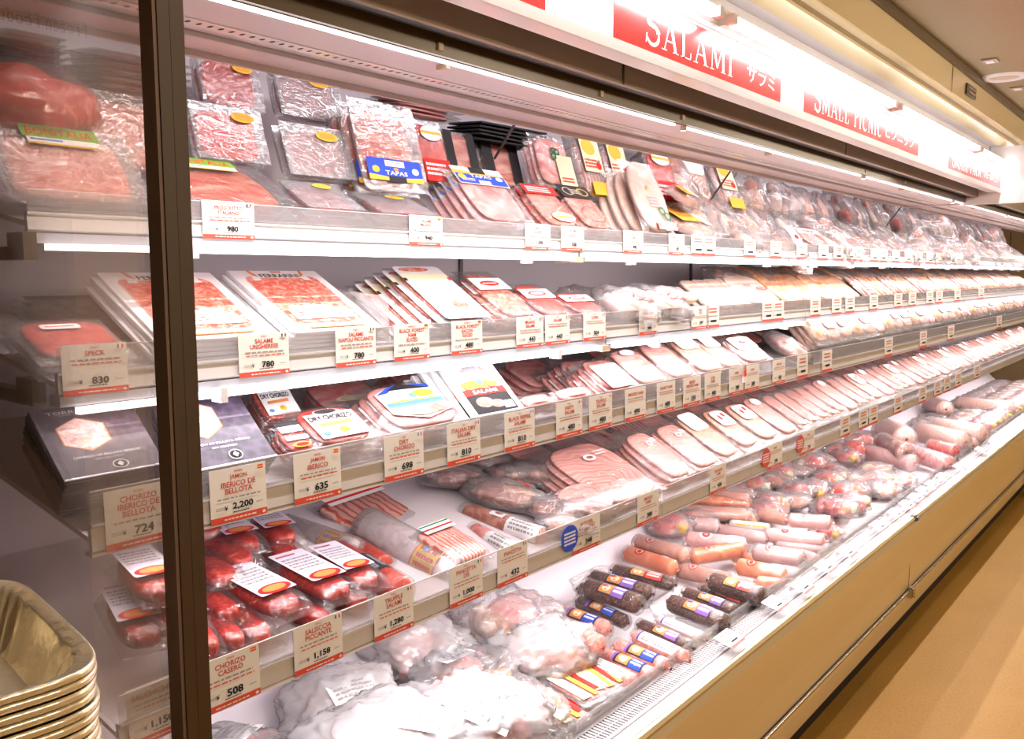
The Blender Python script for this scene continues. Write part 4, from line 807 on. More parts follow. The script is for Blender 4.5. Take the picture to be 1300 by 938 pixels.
while x < 9.2:
    k = i % 7; y0 = 1.325
    if k in (0, 1, 2): put('slabbrown', (x, y0, 1.425), .075, .15, 42, random.uniform(-6, 6), 12, 'browned loin slab in the far second-tier row, %s from its start' % ordw(i), 'far loin slabs')
    else: put('slabtan', (x, y0, 1.425), .085, .16, 38, random.uniform(-6, 6), 10, 'far tan loin slab on the second tier, %s from the row start' % ordw(i), 'far loin slabs')
    x += .075 if x < 6.5 else .1; i += 1
x = 3.2; i = 0
while x < 9.2:
    putbag(['clearbag', 'clearbag3', 'tanslabs'][i % 3], (x, 1.52, 1.50), random.uniform(-20, 20), 1.0, 28, 'crinkled bag heaped behind the loin slabs, %s from the left' % ordw(i), 'crinkled bags behind the loin slabs'); x += .15; i += 1
# ------------------------------------------------------------------ third tier
Q('torr1', 82, 212, 514, 1.235, 40, tier=3, vb=600, n=10, dx=-.001, label='dark sleeve pack with hexagon window left of the post', th=.0075)
Q('torr2', 240, 352, 491, 1.235, 42, tier=3, n=7, label='dark sleeve pack with hexagon window right of the post', th=.0075)
Q('chorcard', 338, 392, 484, 1.38, 46, vb=533, n=5, dx=-.002, label='chorizo pack at the back with large white card label', th=.011)
Q('chorsmall', 372, 408, 535, 1.235, 34, tier=3, n=3, label='small red and white pack right of the dark sleeve')
Q('chorcard', 406, 488, 512, 1.235, 30, tier=3, n=3, label='chorizo pack in front with large white card label', th=.011)
Q('bluecard', 506, 602, 482, 1.235, 30, tier=3, n=6, dx=.016, label='sliced ham pack with blue and yellow card label', th=.013)
Q('piccard', 604, 668, 455, 1.235, 44, tier=3, n=6, dx=.016, label='white photo card pack with red band, above black tags', th=.012)
Q('pinkflat', 412, 500, 478, 1.44, 30, vb=516, n=4, label='ham pack lying behind the front chorizo card pack')
Q('pinkflat', 520, 580, 458, 1.46, 34, vb=500, n=5, dx=.01, label='ham pack lying behind the blue card packs')
Q('pinkflat', 672, 712, 512, 1.235, 26, tier=3, n=2, dx=.02, label='low pink ham pack with yellow oval label, left one')
Q('pinkflat', 716, 760, 493, 1.235, 28, tier=3, n=3, dx=.03, label='low pink ham pack with yellow oval label, right one')
Q('pinkflat', 680, 735, 452, 1.42, 26, vb=490, n=5, dx=.02, label='pink ham pack in the rear pile above the yellow ovals')
Q('pinkband', 752, 796, 452, 1.30, 34, vb=500, n=4, dx=.02, label='pink ham pack with white oval, left of the banded packs')
i = 0
for u0, u1, vt, kk, n_ in ((775, 817, 452, 'pinkband', 4), (818, 856, 440, 'slices', 4), (858, 892, 430, 'slices', 4), (896, 928, 424, 'paleslices', 4), (926, 950, 424, 'paleslices', 3), (954, 988, 425, 'reddot', 3)):
    Q(kk, u0, u1, vt, 1.235, 34, tier=3, n=n_, dx=.014, label='leaning sliced meat pack on the third tier, %s from the yellow ovals' % ORD[i], th=.014, group='leaning slice packs on the third tier'); i += 1
x = 2.35; i = 0
while x < 5.0:
    put(['pinkflat', 'redlab', 'pinkstack'][i % 3], (x, 1.45, 1.255), .16, .22, 28, random.uniform(-8, 8), 0, 'pack in the back row of the third tier, %s from its left' % ordw(i), 'back row packs of the third tier'); x += .16; i += 1
p = at_y(1002, 470, 1.30); putbag('brownbag', (p.x, 1.32, 1.235), 0, .9, 30, 'bag of orange-brown ham pieces on the third tier')
x = 3.62; i = 0
while x < 9.2:
    kk = ['logo2', 'logo', 'logo', 'logo2', 'logo', 'reddot'][i % 6]
    for j_ in range(3):
        nn = Vector((0, -math.sin(R(48)), math.cos(R(48)))); P = Vector((x - .006 * j_, 1.240, 1.252)) - nn * (.024 * j_) + Vector((0, .006, 0))
        put(kk if j_ == 0 else 'logo2', P, .17, .23, 48, random.uniform(-6, 6), 0, 'white labelled bag in the far third-tier row, pile %s, layer %s' % (ordw(i), ORD[j_]), 'white labelled bags on the third tier')
    x += .165; i += 1
p = at_y(946, 478, 1.205); o = empty('pennant', p); setp(o, 'tiny red and white pennant standing on the third tier riser', 'pennant')
q = MB(); q.add([(-.012, 0, 0), (.012, 0, 0), (.004, 0, .045), (-.012, .0012, 0), (.012, .0012, 0), (.004, .0012, .045)], [(0, 1, 2), (5, 4, 3), (0, 2, 5, 3), (1, 4, 5, 2), (0, 3, 4, 1)], REDB); q.build('flag', o)
q = MB(); q.box(-.014, .014, -.001, .003, -.02, -.0002, PAPER); q.build('clip', o)
# ------------------------------------------------------------------ fourth tier
z4 = .955
def saus4(key, tip, tail, w, lb_, Yt, Yh, tilt_extra=0, tsc=1.0):
    """pack lying front to back: tip is its lower front end, tail its far end"""
    A = at_y(tip[0], tip[1], Yt); B = at_y(tail[0], tail[1], Yh); d = B - A; L_ = d.length
    put(key, A, w, L_, math.degrees(math.asin(d.z / L_)), math.degrees(math.atan2(d.y, d.x)) - 90, 0, lb_, None, tsc)
for key, tip, tail, w, lb_, Yt, Yh in (
    ('chorsaus', (275, 690), (238, 668), .085, 'red chorizo pack at the very back behind the post', 1.50, 1.62),
    ('chorlab', (322, 706), (272, 670), .085, 'labelled chorizo pack at the back, left one', 1.42, 1.62),
    ('chorlab', (368, 696), (325, 663), .085, 'labelled chorizo pack at the back, right one', 1.44, 1.62),
    ('chorsaus', (318, 726), (252, 690), .08, 'dark red chorizo pack below the back pair', 1.36, 1.58),
    ('chorsaus', (372, 716), (335, 694), .08, 'short chorizo pack under the right back label', 1.40, 1.55),
    ('chorsaus', (292, 748), (250, 716), .08, 'chorizo pack resting against the post, middle height', 1.32, 1.5),
    ('chorsaus', (342, 826), (268, 762), .07, 'plump red chorizo pack in front of the labelled ones', 1.19, 1.40),
    ('chortip', (310, 830), (252, 784), .06, 'chorizo with white and dark tip beside the post', 1.185, 1.36),
    ('chorsaus', (268, 840), (245, 808), .06, 'small chorizo pack in the front corner by the post', 1.185, 1.28),
    ('chorsaus', (300, 795), (250, 760), .065, 'chorizo pack under the plump one near the post', 1.24, 1.42),
    ('chorsaus', (420, 800), (350, 770), .065, 'chorizo pack under the left lilac label pack', 1.19, 1.36),
    ('chorsaus', (468, 778), (400, 750), .065, 'chorizo pack under the right lilac label pack', 1.19, 1.36),
    ('chorlab', (378, 786), (288, 738), .095, 'chorizo pack with lilac label, leftmost of the front three', 1.20, 1.40),
    ('chorlab', (442, 766), (356, 720), .095, 'chorizo pack with lilac label, middle of the front three', 1.20, 1.42),
    ('chorlab', (478, 752), (404, 708), .080, 'chorizo pack with lilac label, rightmost of the front three', 1.20, 1.42)):
    saus4(key, tip, tail, w, lb_, Yt, Yh)
for i, (tip, tail) in enumerate((((190, 830), (150, 760)), ((225, 815), (170, 740)), ((215, 770), (160, 715)))):
    saus4('chorlab', tip, tail, .08, 'labelled chorizo pack behind the glass end, %s from the left' % ORD[i], 1.19, 1.40)
# long sausages along a measured axis
def lsaus(name, A, B, r, m_, lab, shapes=(), film_=None, cat='sausage', knot=True, bend=0, group=None, sag=None, smat=None):
    """a sausage between two measured points: body, label and film as parts"""
    A = Vector(A); B = Vector(B); L_ = (B - A).length; d = (B - A).normalized()
    o = empty(name); setp(o, lab, cat, group)
    zx = Vector((0, 0, 1)); yx = zx.cross(d).normalized(); zx = d.cross(yx)
    Mx = Matrix((d, yx, zx)).transposed().to_4x4(); Mx.translation = (A + B) / 2; o.matrix_world = Mx
    body = MB(); body.lathe(sausage_prof(L_, r), m_, 16, 0); body.build('body', o)
    if knot:
        k = MB(); k.lathe([(-L_ / 2 - .010, r * .25), (-L_ / 2 - .004, r * .12), (-L_ / 2, r * .14)], smat or m_, 8); k.lathe([(L_ / 2, r * .14), (L_ / 2 + .004, r * .12), (L_ / 2 + .010, r * .25)], smat or m_, 8); k.build('tied_end', o)
    if shapes:
        fm_ = lambda x, y, z: (x * L_, -(r + .0006 + z) * math.sin(y * 1.0 + .35), (r + .0006 + z) * math.cos(y * 1.0 + .35))
        label_mb(shapes, fm_, 2, 8, dz=.0003).build('label', o)
    if film_:
        f = MB(); pr = sausage_prof(L_ * 1.12, r * 1.12); f.lathe(pr, film_, 14); f.v = [(x, y * (1 + .12 * noise.noise(Vector((x * 60, y * 80, z * 60)))), z * (1 + .12 * noise.noise(Vector((x * 60, y * 80, z * 60 + 5))))) for x, y, z in f.v]; f.build('film', o)
    return o
# label shapes: x as a fraction of the length, y in radians round the body
PUR_L = [('r', -.18, -.9, .30, .9, BLKL), ('r', -.16, -.7, .06, .7, ORG), ('e', -.05, .1, .07, .4, CREAM), ('e', -.10, -.2, .04, .25, REDL), ('r', .07, -.8, .28, .8, PUR), ('k', .09, -.6, .26, .5, PAPER, 2), ('r', -.14, -.6, -.09, -.2, LBLUE)]
RED_L = [('r', -.18, -.9, .36, .9, BLKL), ('r', -.16, -.7, .06, .7, ORG), ('e', -.05, .1, .07, .4, CREAM), ('e', -.10, -.2, .04, .25, YEL), ('r', .08, -.8, .34, .8, REDB), ('k', .11, -.6, .31, .5, PAPER, 3)]
BLU_L = [('r', -.20, -.9, .32, .9, BLKL), ('r', -.16, -.7, .06, .7, ORG), ('e', -.05, .1, .07, .4, CREAM), ('r', .08, -.8, .30, .8, BLUE), ('k', .10, -.5, .28, .4, PAPER, 2), ('r', -.24, -.8, -.20, .8, PUR)]
WHI_L = [('r', -.34, -.8, .36, .9, PAPER), ('r', -.36, -.8, -.33, .9, BLUE), ('k', -.28, -.4, .18, .7, GREY, 4), ('r', .24, -.6, .33, .1, GREY)]
SLIM_L = [('r', -.38, -.15, .30, .5, PAPER), ('r', -.40, -.3, -.36, .6, BLUE), ('k', -.34, .0, .25, .35, GREY, 2)]
RND_L = [('e', -.18, .0, .095, .62, REDL), ('o', -.18, .0, .055, .36, .012, CREAM, 12), ('r', .22, -.9, .34, -.3, PAPER)]
RNDW_L = [('e', -.15, .0, .11, .72, PAPER), ('e', -.15, .0, .065, .45, REDL), ('e', -.15, .0, .035, .25, HAMP), ('r', .22, -.8, .36, .0, PAPER)]
YB_L = [('r', .12, -1.5, .34, 1.5, YEL), ('k', .15, -1.2, .31, 1.2, REDB, 6), ('r', .115, -1.5, .125, 1.5, REDB), ('r', .335, -1.5, .345, 1.5, REDB), ('e', .2, .2, .02, .18, LBLUE)]
def ay(u, v, Y): return at_y(u, v, Y)
lsaus('truffle_salami', ay(425, 700, 1.46), ay(512, 752, 1.21), .030, SALM, 'salami with black label in clear film above the 1,280 tag', [('r', -.1, -1.3, .25, 1.3, BLKL), ('k', -.06, -.9, .2, .9, SILV, 3)], FILM)
lsaus('truffle_salami', ay(440, 690, 1.50), ay(490, 722, 1.34), .028, SALM, 'speckled salami lying behind the black-labelled one', (), FILM)
lsaus('whole_salami', ay(462, 668, 1.50), ay(586, 736, 1.215), .046, MOLD, 'white dusted salami with yellow band, front one', YB_L, BAGM)
lsaus('whole_salami', ay(360, 672, 1.66), ay(452, 706, 1.42), .036, MOLD, 'white dusted salami with yellow band at the back left', YB_L, BAGM)
lsaus('whole_salami', ay(410, 655, 1.70), ay(496, 688, 1.50), .036, MOLD, 'white dusted salami with yellow band at the back right', YB_L, BAGM)
Q('bacon', 470, 560, 615, 1.46, 20, vb=672, n=2, label='bacon strip pack at the back under the third tier', th=.032, tsc=.9, yaw=8)
Q('bacon', 588, 632, 662, 1.19, 18, tier=4, n=2, label='bacon strip pack in front with red striped label', th=.026, tsc=.8, yaw=4)
lsaus('rolled_meat', ay(600, 674, 1.38), ay(658, 704, 1.20), .022, HAMP, 'short meat roll with white paper wrap by bacon pack', [('r', -.1, -1.5, .45, 1.5, PAPER), ('k', -.0, -1, .4, 1, GREY, 4)], FILM)
lsaus('rolled_meat', ay(590, 650, 1.46), ay(692, 684, 1.21), .026, BROWN, 'long meat roll with white paper end label above bacon pack', [('r', .08, -1.5, .46, 1.5, PAPER), ('k', .12, -1, .42, 1, GREY, 5), ('r', -.15, -.9, .02, .2, PAPER), ('e', -.06, -.3, .05, .25, BROWN)], FILM)
i = 0
for key, u, v, Y, yaw, s_ in (('brownbag2', 575, 640, 1.58, 70, 1.0), ('brownbag', 640, 668, 1.42, 30, .95), ('brownbag2', 620, 620, 1.62, 60, 1.0), ('brownbag', 690, 632, 1.45, 60, 1.05), ('brownbag2', 705, 662, 1.28, 20, .85), ('brownbag', 738, 672, 1.24, 70, .8), ('brownbag2', 680, 598, 1.64, 80, 1.1), ('brownbag', 655, 645, 1.50, 90, .9), ('brownbag2', 715, 685, 1.215, 60, .7), ('brownbag', 600, 600, 1.66, 20, 1.0), ('brownbag2', 765, 640, 1.40, 10, .9), ('brownbag', 745, 610, 1.56, 30, 1.0)):
    p = at_y(u, v, Y); putbag(key, (p.x, Y, max(p.z - .02, T[4]['deck'] + DT * (Y - 1.17) + .004)), yaw, s_, 10, 'crinkled bag of brown cured meat beside the rolls, %s from the left' % ORD[i], 'cured meat bags on the fourth tier'); i += 1
Q('rounds', 742, 795, 612, 1.19, 24, tier=4, n=2, dx=.01, label='clear pack of round ham slices in front on the fourth tier', th=.014, lift=.0)
Q('ham', 776, 850, 555, 1.19, 24, tier=4, n=4, dx=.012, label='large clear pack of pink ham slices, first of the ham row', th=.014)
i = 0; x = 2.235
prev = None
while x < 9.2:
    kk = (['ham', 'ham', 'paleslices', 'hamred', 'hamred', 'slices', 'pinkstack', 'pinkstack', 'pinkstack', 'pinkstack', 'pinkstack', 'slices'])[i % 12] if i < 12 else ['pinkstack', 'pinkstack', 'hamred', 'slices'][i % 4]
    w = .165 if kk in ('ham', 'hamred', 'slices', 'paleslices') else .10
    x += w / 2
    d0 = (.012 if w > .12 else .018)
    for j in range(4 if x < 6.5 else 2):
        t_ = 30; nn = Vector((0, -math.sin(R(t_)), math.cos(R(t_)))); P = Vector((x - d0 * j, 1.195, z4 + .002)) - nn * (.0155 * (j + 1))
        put(kk, P, w, .24, t_, random.uniform(-3, 3), 0, 'leaning ham pack on the fourth tier, pile %s, layer %s from top' % (ordw(i), ORD[j]), 'leaning ham packs on the fourth tier')
    x += w / 2 + .012; i += 1
x = 2.0; i = 0
while x < 6.8:
    put(['ham', 'pinkstack'][i % 2], (x, 1.46, .99), .17, .24, 20, random.uniform(-10, 10), 0, 'pack in the back row of the fourth tier, %s from its left' % ordw(i), 'back row packs of the fourth tier'); x += .18; i += 1
# ------------------------------------------------------------------ the well
def az(u, v, Z): return at_z(u, v, Z)
WZ = .47
def w2(name, a, b, Zc, r, m_, lab, shapes=(), f=None, grp=None): return lsaus(name, az(a[0], a[1], Zc), az(b[0], b[1], Zc), r, m_, lab, shapes, f, group=grp)
w2('meat_sausage', (677, 778), (763, 822), .56, .031, PINKS, 'pink sausage with slim white label, topmost beside the bags', SLIM_L, FILM)
w2('meat_sausage', (676, 798), (740, 826), .515, .025, PINKS, 'pink sausage with slim white label, just below the topmost', SLIM_L, FILM)
w2('meat_sausage', (670, 806), (718, 838), .49, .021, PINKS, 'pink sausage with dark tip beside the crinkled bags', (), FILM)
w2('meat_sausage', (708, 776), (772, 800), .52, .026, PINKS, 'pink sausage with blue label, back left of the well', BLU_L, FILM)
w2('meat_sausage', (736, 838), (806, 870), .50, .027, PINKS, 'pink sausage with broad white label and barcode, near snacks', WHI_L, FILM)
w2('meat_sausage', (765, 831), (832, 860), .50, .023, PINKS, 'pink sausage with blue label, lower of the front pair', BLU_L, FILM)
w2('meat_sausage', (782, 820), (848, 848), .51, .023, PINKS, 'pink sausage with blue label, upper of the front pair', BLU_L, FILM)
w2('meat_sausage', (806, 808), (872, 838), .51, .024, PINKS, 'pink sausage with white label behind the blue-labelled pair', WHI_L, FILM)
w2('pepper_sausage', (812, 794), (878, 822), .51, .021, DARKS, 'slim dark sausage with purple label, front row', PUR_L, FILM)
w2('meat_sausage', (836, 788), (894, 812), .51, .020, WHITES, 'white wrapped sausage between two dark ones', WHI_L, FILM)
w2('pepper_sausage', (850, 764), (922, 792), .525, .029, DARKS, 'thick dark sausage with purple label, front right', PUR_L, FILM)
w2('pepper_sausage', (869, 753), (935, 777), .51, .023, DARKS, 'dark sausage with purple label behind the thick front one', PUR_L, FILM)
w2('pepper_sausage', (890, 748), (955, 771), .50, .020, DARKS, 'slim dark sausage with red label under the top right one', RED_L, FILM)
w2('pepper_sausage', (901, 737), (970, 758), .545, .030, DARKS, 'thick dark sausage with red label, nearest the ledge tag', RED_L, FILM)
w2('pepper_sausage', (743, 745), (812, 768), .575, .029, DARKS, 'thick dark sausage with purple label, top of the rear heap', PUR_L, FILM)
w2('pepper_sausage', (750, 733), (826, 754), .56, .027, DARKS, 'dark sausage with purple label, second in rear heap', PUR_L, FILM)
w2('pepper_sausage', (778, 724), (855, 742), .55, .023, DARKS, 'dark sausage with red label at the very back', RED_L, FILM)
w2('pepper_sausage', (734, 764), (795, 790), .52, .022, DARKS, 'dark sausage with blue label under the rear heap', BLU_L, FILM)
w2('pepper_sausage', (735, 748), (772, 758), .51, .025, DARKS, 'short dark sausage end below the rear heap', (), FILM)
# clear bags around some of the sausages
for i, (u, v, w, l_, yaw) in enumerate(((790, 742, .22, .30, -8), (885, 770, .24, .22, -8))):
    p = az(u, v, .5); o = empty('sausage_tray_film', (p.x, p.y, WZ + .006)); setp(o, 'clear plastic tray under the %s' % ('rear heap of dark sausages', 'front dark sausages')[i], 'tray')
    q = MB(); ou = outline(w, l_, 6); n = len(ou); q.add([(x, y, 0) for x, y in ou] + [(x * 1.06, y * 1.05, .03) for x, y in ou] + [(x * 1.12, y * 1.09, .031) for x, y in ou], [tuple(range(n))[::-1]] + [(k * n + j, k * n + (j + 1) % n, (k + 1) * n + (j + 1) % n, (k + 1) * n + j) for k in range(2) for j in range(n)], FILMH, True); q.build('tray', o)
OR = [((808, 688), (872, 706), .55, .030, ORGS, RND_L), ((795, 702), (858, 722), .52, .030, ORGS, RND_L), ((862, 722), (925, 738), .50, .028, ORGS, RND_L), ((876, 707), (942, 697), .54, .029, ORGS, RND_L),
      ((864, 663), (912, 668), .55, .028, ROSE, RNDW_L), ((870, 683), (948, 692), .54, .029, ROSE, RNDW_L), ((868, 650), (950, 655), .56, .030, ORGS, ()), ((872, 634), (952, 640), .58, .028, ORGS, ()), ((900, 628), (950, 634), .60, .026, ORGS, ()),
      ((925, 666), (978, 672), .53, .022, WHITES, [('r', -.4, -.5, .4, .5, PAPER), ('r', -.3, .5, .4, .8, YEL)]), ((962, 653), (1000, 660), .55, .024, ORGS, ()), ((1000, 660), (1056, 664), .56, .028, ROSE, RNDW_L),
      ((905, 672), (972, 684), .52, .026, ROSE, ()), ((970, 678), (1048, 687), .53, .028, ROSE, RNDW_L), ((958, 700), (1020, 710), .53, .030, ROSE, RND_L), ((935, 718), (1000, 732), .51, .030, ORGS, RND_L), ((985, 690), (1052, 698), .50, .024, ROSE, ()),
      ((930, 705), (975, 716), .49, .024, ORGS, ()), ((1010, 700), (1042, 712), .48, .020, PINKS, ()), ((960, 738), (1010, 742), .49, .020, ORGS, ())]
desc = {ORGS: 'orange bologna sausage', ROSE: 'rosy pink ham roll', WHITES: 'pale roll with white and yellow label', PINKS: 'short pink sausage'}
for i, (a, b_, z_, r, m_, sh) in enumerate(OR):
    w2('bologna_roll', a, b_, z_, r, m_, '%s mid-well, %s in the order from back left' % (desc[m_], ORD[i] if i < 20 else 'last'), sh, FILM if i % 2 else BAGM)
for i, (u, v, k, s_, yaw) in enumerate(((905, 622, 'orangeheap', 1.0, 20), (935, 618, 'redheap', 1.0, 0), (960, 632, 'redheap2', .95, 0), (985, 612, 'redheap', .9, 60), (1000, 636, 'redheap2', .9, 30), (1030, 625, 'redheap', 1.1, 0), (1020, 600, 'orangeheap', 1.0, 30), (1055, 600, 'redheap2', .9, 0), (1082, 640, 'redheap', .9, 90), (1068, 655, 'redheap2', .8, 0), (1090, 610, 'orangeheap', 1.1, 70), (1120, 622, 'orangeheap', 1.1, 80), (1075, 588, 'redheap', .9, 0), (1110, 596, 'orangeheap', 1.0, 40), (1140, 610, 'orangeheap', 1.0, 75), (970, 600, 'redheap', .9, 20), (1050, 675, 'redheap', .7, 20), (1115, 605, 'redheap', .8, 10))):
    p = az(u, v, .50); putbag(k, (p.x, min(p.y, 1.68), WZ + (.0 if i % 3 else .035)), yaw, s_, 0, 'crinkled bag of red cured meat in the well, %s placed from the left' % ordw(i), 'red cured meat bags in the well')
for i, (a, b_, z_, r, m_) in enumerate((((1070, 570), (1098, 572), .56, .05, PUR), ((1098, 574), (1160, 588), .53, .045, ROSE), ((1150, 572), (1205, 590), .53, .045, HAMP), ((1120, 560), (1150, 575), .58, .05, BROWN), ((1180, 566), (1215, 574), .55, .04, REDM))):
    w2('film_wrapped_roll', a, b_, z_, r, REDM if m_ is PUR else m_, 'thick film-wrapped meat roll past the red meat bags, %s from the left' % ORD[i], (), FILMH, 'thick film-wrapped rolls')
for i, (a, b_, z_, r) in enumerate((((1120, 545), (1150, 558), .58, .07), ((1165, 548), (1225, 562), .56, .06), ((1185, 540), (1250, 552), .58, .055), ((1215, 512), (1285, 520), .55, .055), ((1180, 512), (1200, 520), .56, .06), ((1195, 552), (1235, 566), .52, .05))):
    w2('pale_wrapped_joint', a, b_, z_, r, PALE, 'pale wrapped poultry joint far along the well, %s from the left' % ORD[i], (), BAGM, 'pale wrapped joints')
x = 6.6; i = 0
while x < 9.4:
    for yy in (1.18, 1.36, 1.54):
        putbag(['redheap', 'orangeheap', 'clearbag2'][i % 3], (x, yy, WZ), random.uniform(0, 90), 1.1, 0, 'far reddish bag at the end of the well, %s from the left' % ordw(i), 'far bags of the well'); i += 1
    x += .2
i = 0
for xx, yy, zz in [(x_, y_, z_) for x_ in (3.05, 3.2, 3.36, 3.52, 3.68, 3.84, 4.0, 4.16, 4.32, 4.5, 4.7, 4.9, 5.1, 5.3, 5.5) for y_, z_ in ((1.30, 0), (1.46, .02), (1.62, .05))]:
    if yy < 1.4 and xx < 3.75 or (yy < 1.5 and xx < 3.3): continue
    if xx > 4.6 and yy < 1.5: continue
    putbag(['redheap', 'orangeheap', 'redheap2', 'brownbag2'][i % 4], (xx + random.uniform(-.03, .03), yy + random.uniform(-.03, .03), WZ + zz), random.uniform(0, 360), random.uniform(.85, 1.05), 0, 'bag of red cured meat filling the middle well heap, %s from the left' % ordw(i), 'red meat heap in the middle well'); i += 1
# bags in the near well
for i, (u, v, Y, k, yaw, s_, sz, dz) in enumerate(((355, 925, 1.30, 'bulkbag3', 10, 1.0, 1.0, 0), (300, 880, 1.52, 'bulkbag2', 30, .95, 1.0, 0), (440, 860, 1.50, 'bulkbag3', -20, 1.0, 1.1, .02), (520, 800, 1.62, 'bulkbag', -10, 1.0, 1.1, .02), (490, 905, 1.28, 'bulkbag3', 40, 1.1, 1.1, .03), (600, 900, 1.22, 'bulkbag', 200, 1.05, 1.1, .02), (640, 800, 1.50, 'bulkbag2', 10, 1.15, 1.2, .02), (590, 830, 1.42, 'bulkbag2', 80, 1.0, 1.0, .0), (690, 850, 1.34, 'bulkbag', 60, .9, 1.2, .0), (560, 930, 1.17, 'bulkbag3', 100, .95, 1.0, .0), (660, 900, 1.20, 'bulkbag2', 150, .9, 1.0, 0), (180, 900, 1.5, 'bulkbag3', 0, .95, 1.0, 0), (250, 930, 1.30, 'bulkbag2', 60, .9, 1, 0))):
    r = ray(u, v); x_ = r.x / r.y * Y
    putbag(k, (max(x_, .72), min(Y, 1.60), WZ + .0 + dz), yaw, s_, 0, 'large crinkled bag of meat in the near well, %s placed from the front left' % ORD[i], 'large bags in the near well', sz=sz * 1.05)
for i, (u0, u1, vt, vb) in enumerate(((733, 790, 866, 900), (745, 812, 868, 890), (757, 826, 866, 884), (718, 760, 900, 930))):
    for j in range(3):
        p = az((u0 + u1) / 2, vb, WZ + .012); put('cheese', (p.x, p.y, WZ + .006 + j * .0125), .10, .17, 2, -20 + random.uniform(-12, 12), 0, 'striped snack pack in the front corner of the well, pile %s layer %s' % (ORD[i], ORD[j]), 'striped snack packs')
# ------------------------------------------------------------------ price tags
def tagobj(loc, w, h, lines, price, country, sub=True, lean=6, yaw=0, label='', group=None, flat_=False, oval=None, dot=True, small=False):
    o = empty('price_tag', loc, (R(90 - lean) if not flat_ else R(14), 0, R(yaw))); setp(o, label, 'price tag', group)
    q = MB(); q.box(-w / 2, w / 2, 0, h, -.0008, 0, CARD if not flat_ else PAPER); q.build('card', o)
    S = [('r', -w / 2, h * .0, w / 2, h * .12, REDB)]
    if small:
        S += [('k', -w * .3, h * .62, w * .3, h * .9, REDT, 2), ('k', -w * .38, h * .46, w * .38, h * .56, GREY, 1), ('r', -w * .18, h * .24, w * .28, h * .34, INK), ('k', -w * .4, h * .25, -w * .22, h * .33, GREY, 1)]
    else:
        nl = len(lines); top = h * .90
        if country: S.append(T_(country, 0, h * .925, None, h * .045, REDT))
        for i, ln in enumerate(lines):
            asp = text_geo(ln, .02)[2]; hh = min(h * .105, w * .86 / asp); S.append(('t', ln, 0, h * (.82 - .125 * i), None, hh, REDT, .02))
        yb = h * (.82 - .125 * (nl - 1)) - h * .10
        S += [('k', -w * .38, yb - h * .06, w * .38, yb, GREY, 1)]
        if nl < 3: S += [('k', -w * .36, yb - h * .13, w * .40, yb - h * .08, REDB, 1)]
        S += [T_('¥', -w * .235, h * .265, None, h * .09, INK), ('t', price, w * .06, h * .275, min(w * .5, h * .17 * text_geo(price, .03)[2] * 1.05), h * .15, INK, .035), ('k', -w * .42, h * .235, -w * .25, h * .30, GREY, 2), ('k', w * .30, h * .25, w * .42, h * .29, GREY, 1), ('k', -w * .12, h * .155, w * .16, h * .19, INK, 1)]
        S += [('k', -w * .28, h * .035, w * .30, h * .085, CARD, 1), ('e', w * .43, h * .06, w * .03, h * .03, CARD)]
        fl = {'ITALY': (DGRN, PAPER, REDL), 'SPAIN': (REDL, YEL, REDL), 'GERMANY': (BLKL, REDL, YEL), 'USA': (LBLUE, PAPER, REDL)}.get(country)
        if fl:
            for i, c in enumerate(fl):
                if country in ('SPAIN', 'GERMANY'): S.append(('r', w * .34, h * (.965 - .025 * (i + 1)), w * .44, h * (.965 - .025 * i), c))
                else: S.append(('r', w * (.34 + .033 * i), h * .89, w * (.34 + .033 * (i + 1)), h * .965, c))
    label_mb(S, flat(.0), dz=.00015).build('print', o)
    if oval: label_mb([('e', -w * .62, h * .55, w * .30, h * .38, oval), ('k', -w * .82, h * .35, -w * .42, h * .75, PAPER, 4)], flat(.0003)).build('oval_sticker', o)
    return o
def tier_tag(t_, uc, px, lines, price, country, label, vcen=None, **k):
    d = T[t_]; Y = d['Y'] - .0075; v_ = frontv(t_, uc) + 20
    x0 = at_y(uc - px / 2, v_, Y).x; x1 = at_y(uc + px / 2, v_, Y).x; w = x1 - x0; h = d['top'] - d['bot'] + .004
    h = min(h, .088)
    return tagobj(((x0 + x1) / 2, Y - h * math.sin(R(5)) * 0, d['bot'] - .001), w, h, lines, price, country, lean=-2.5 * 0 + 1, label=label, **k)
PT = lambda s: 'price tag reading ' + s
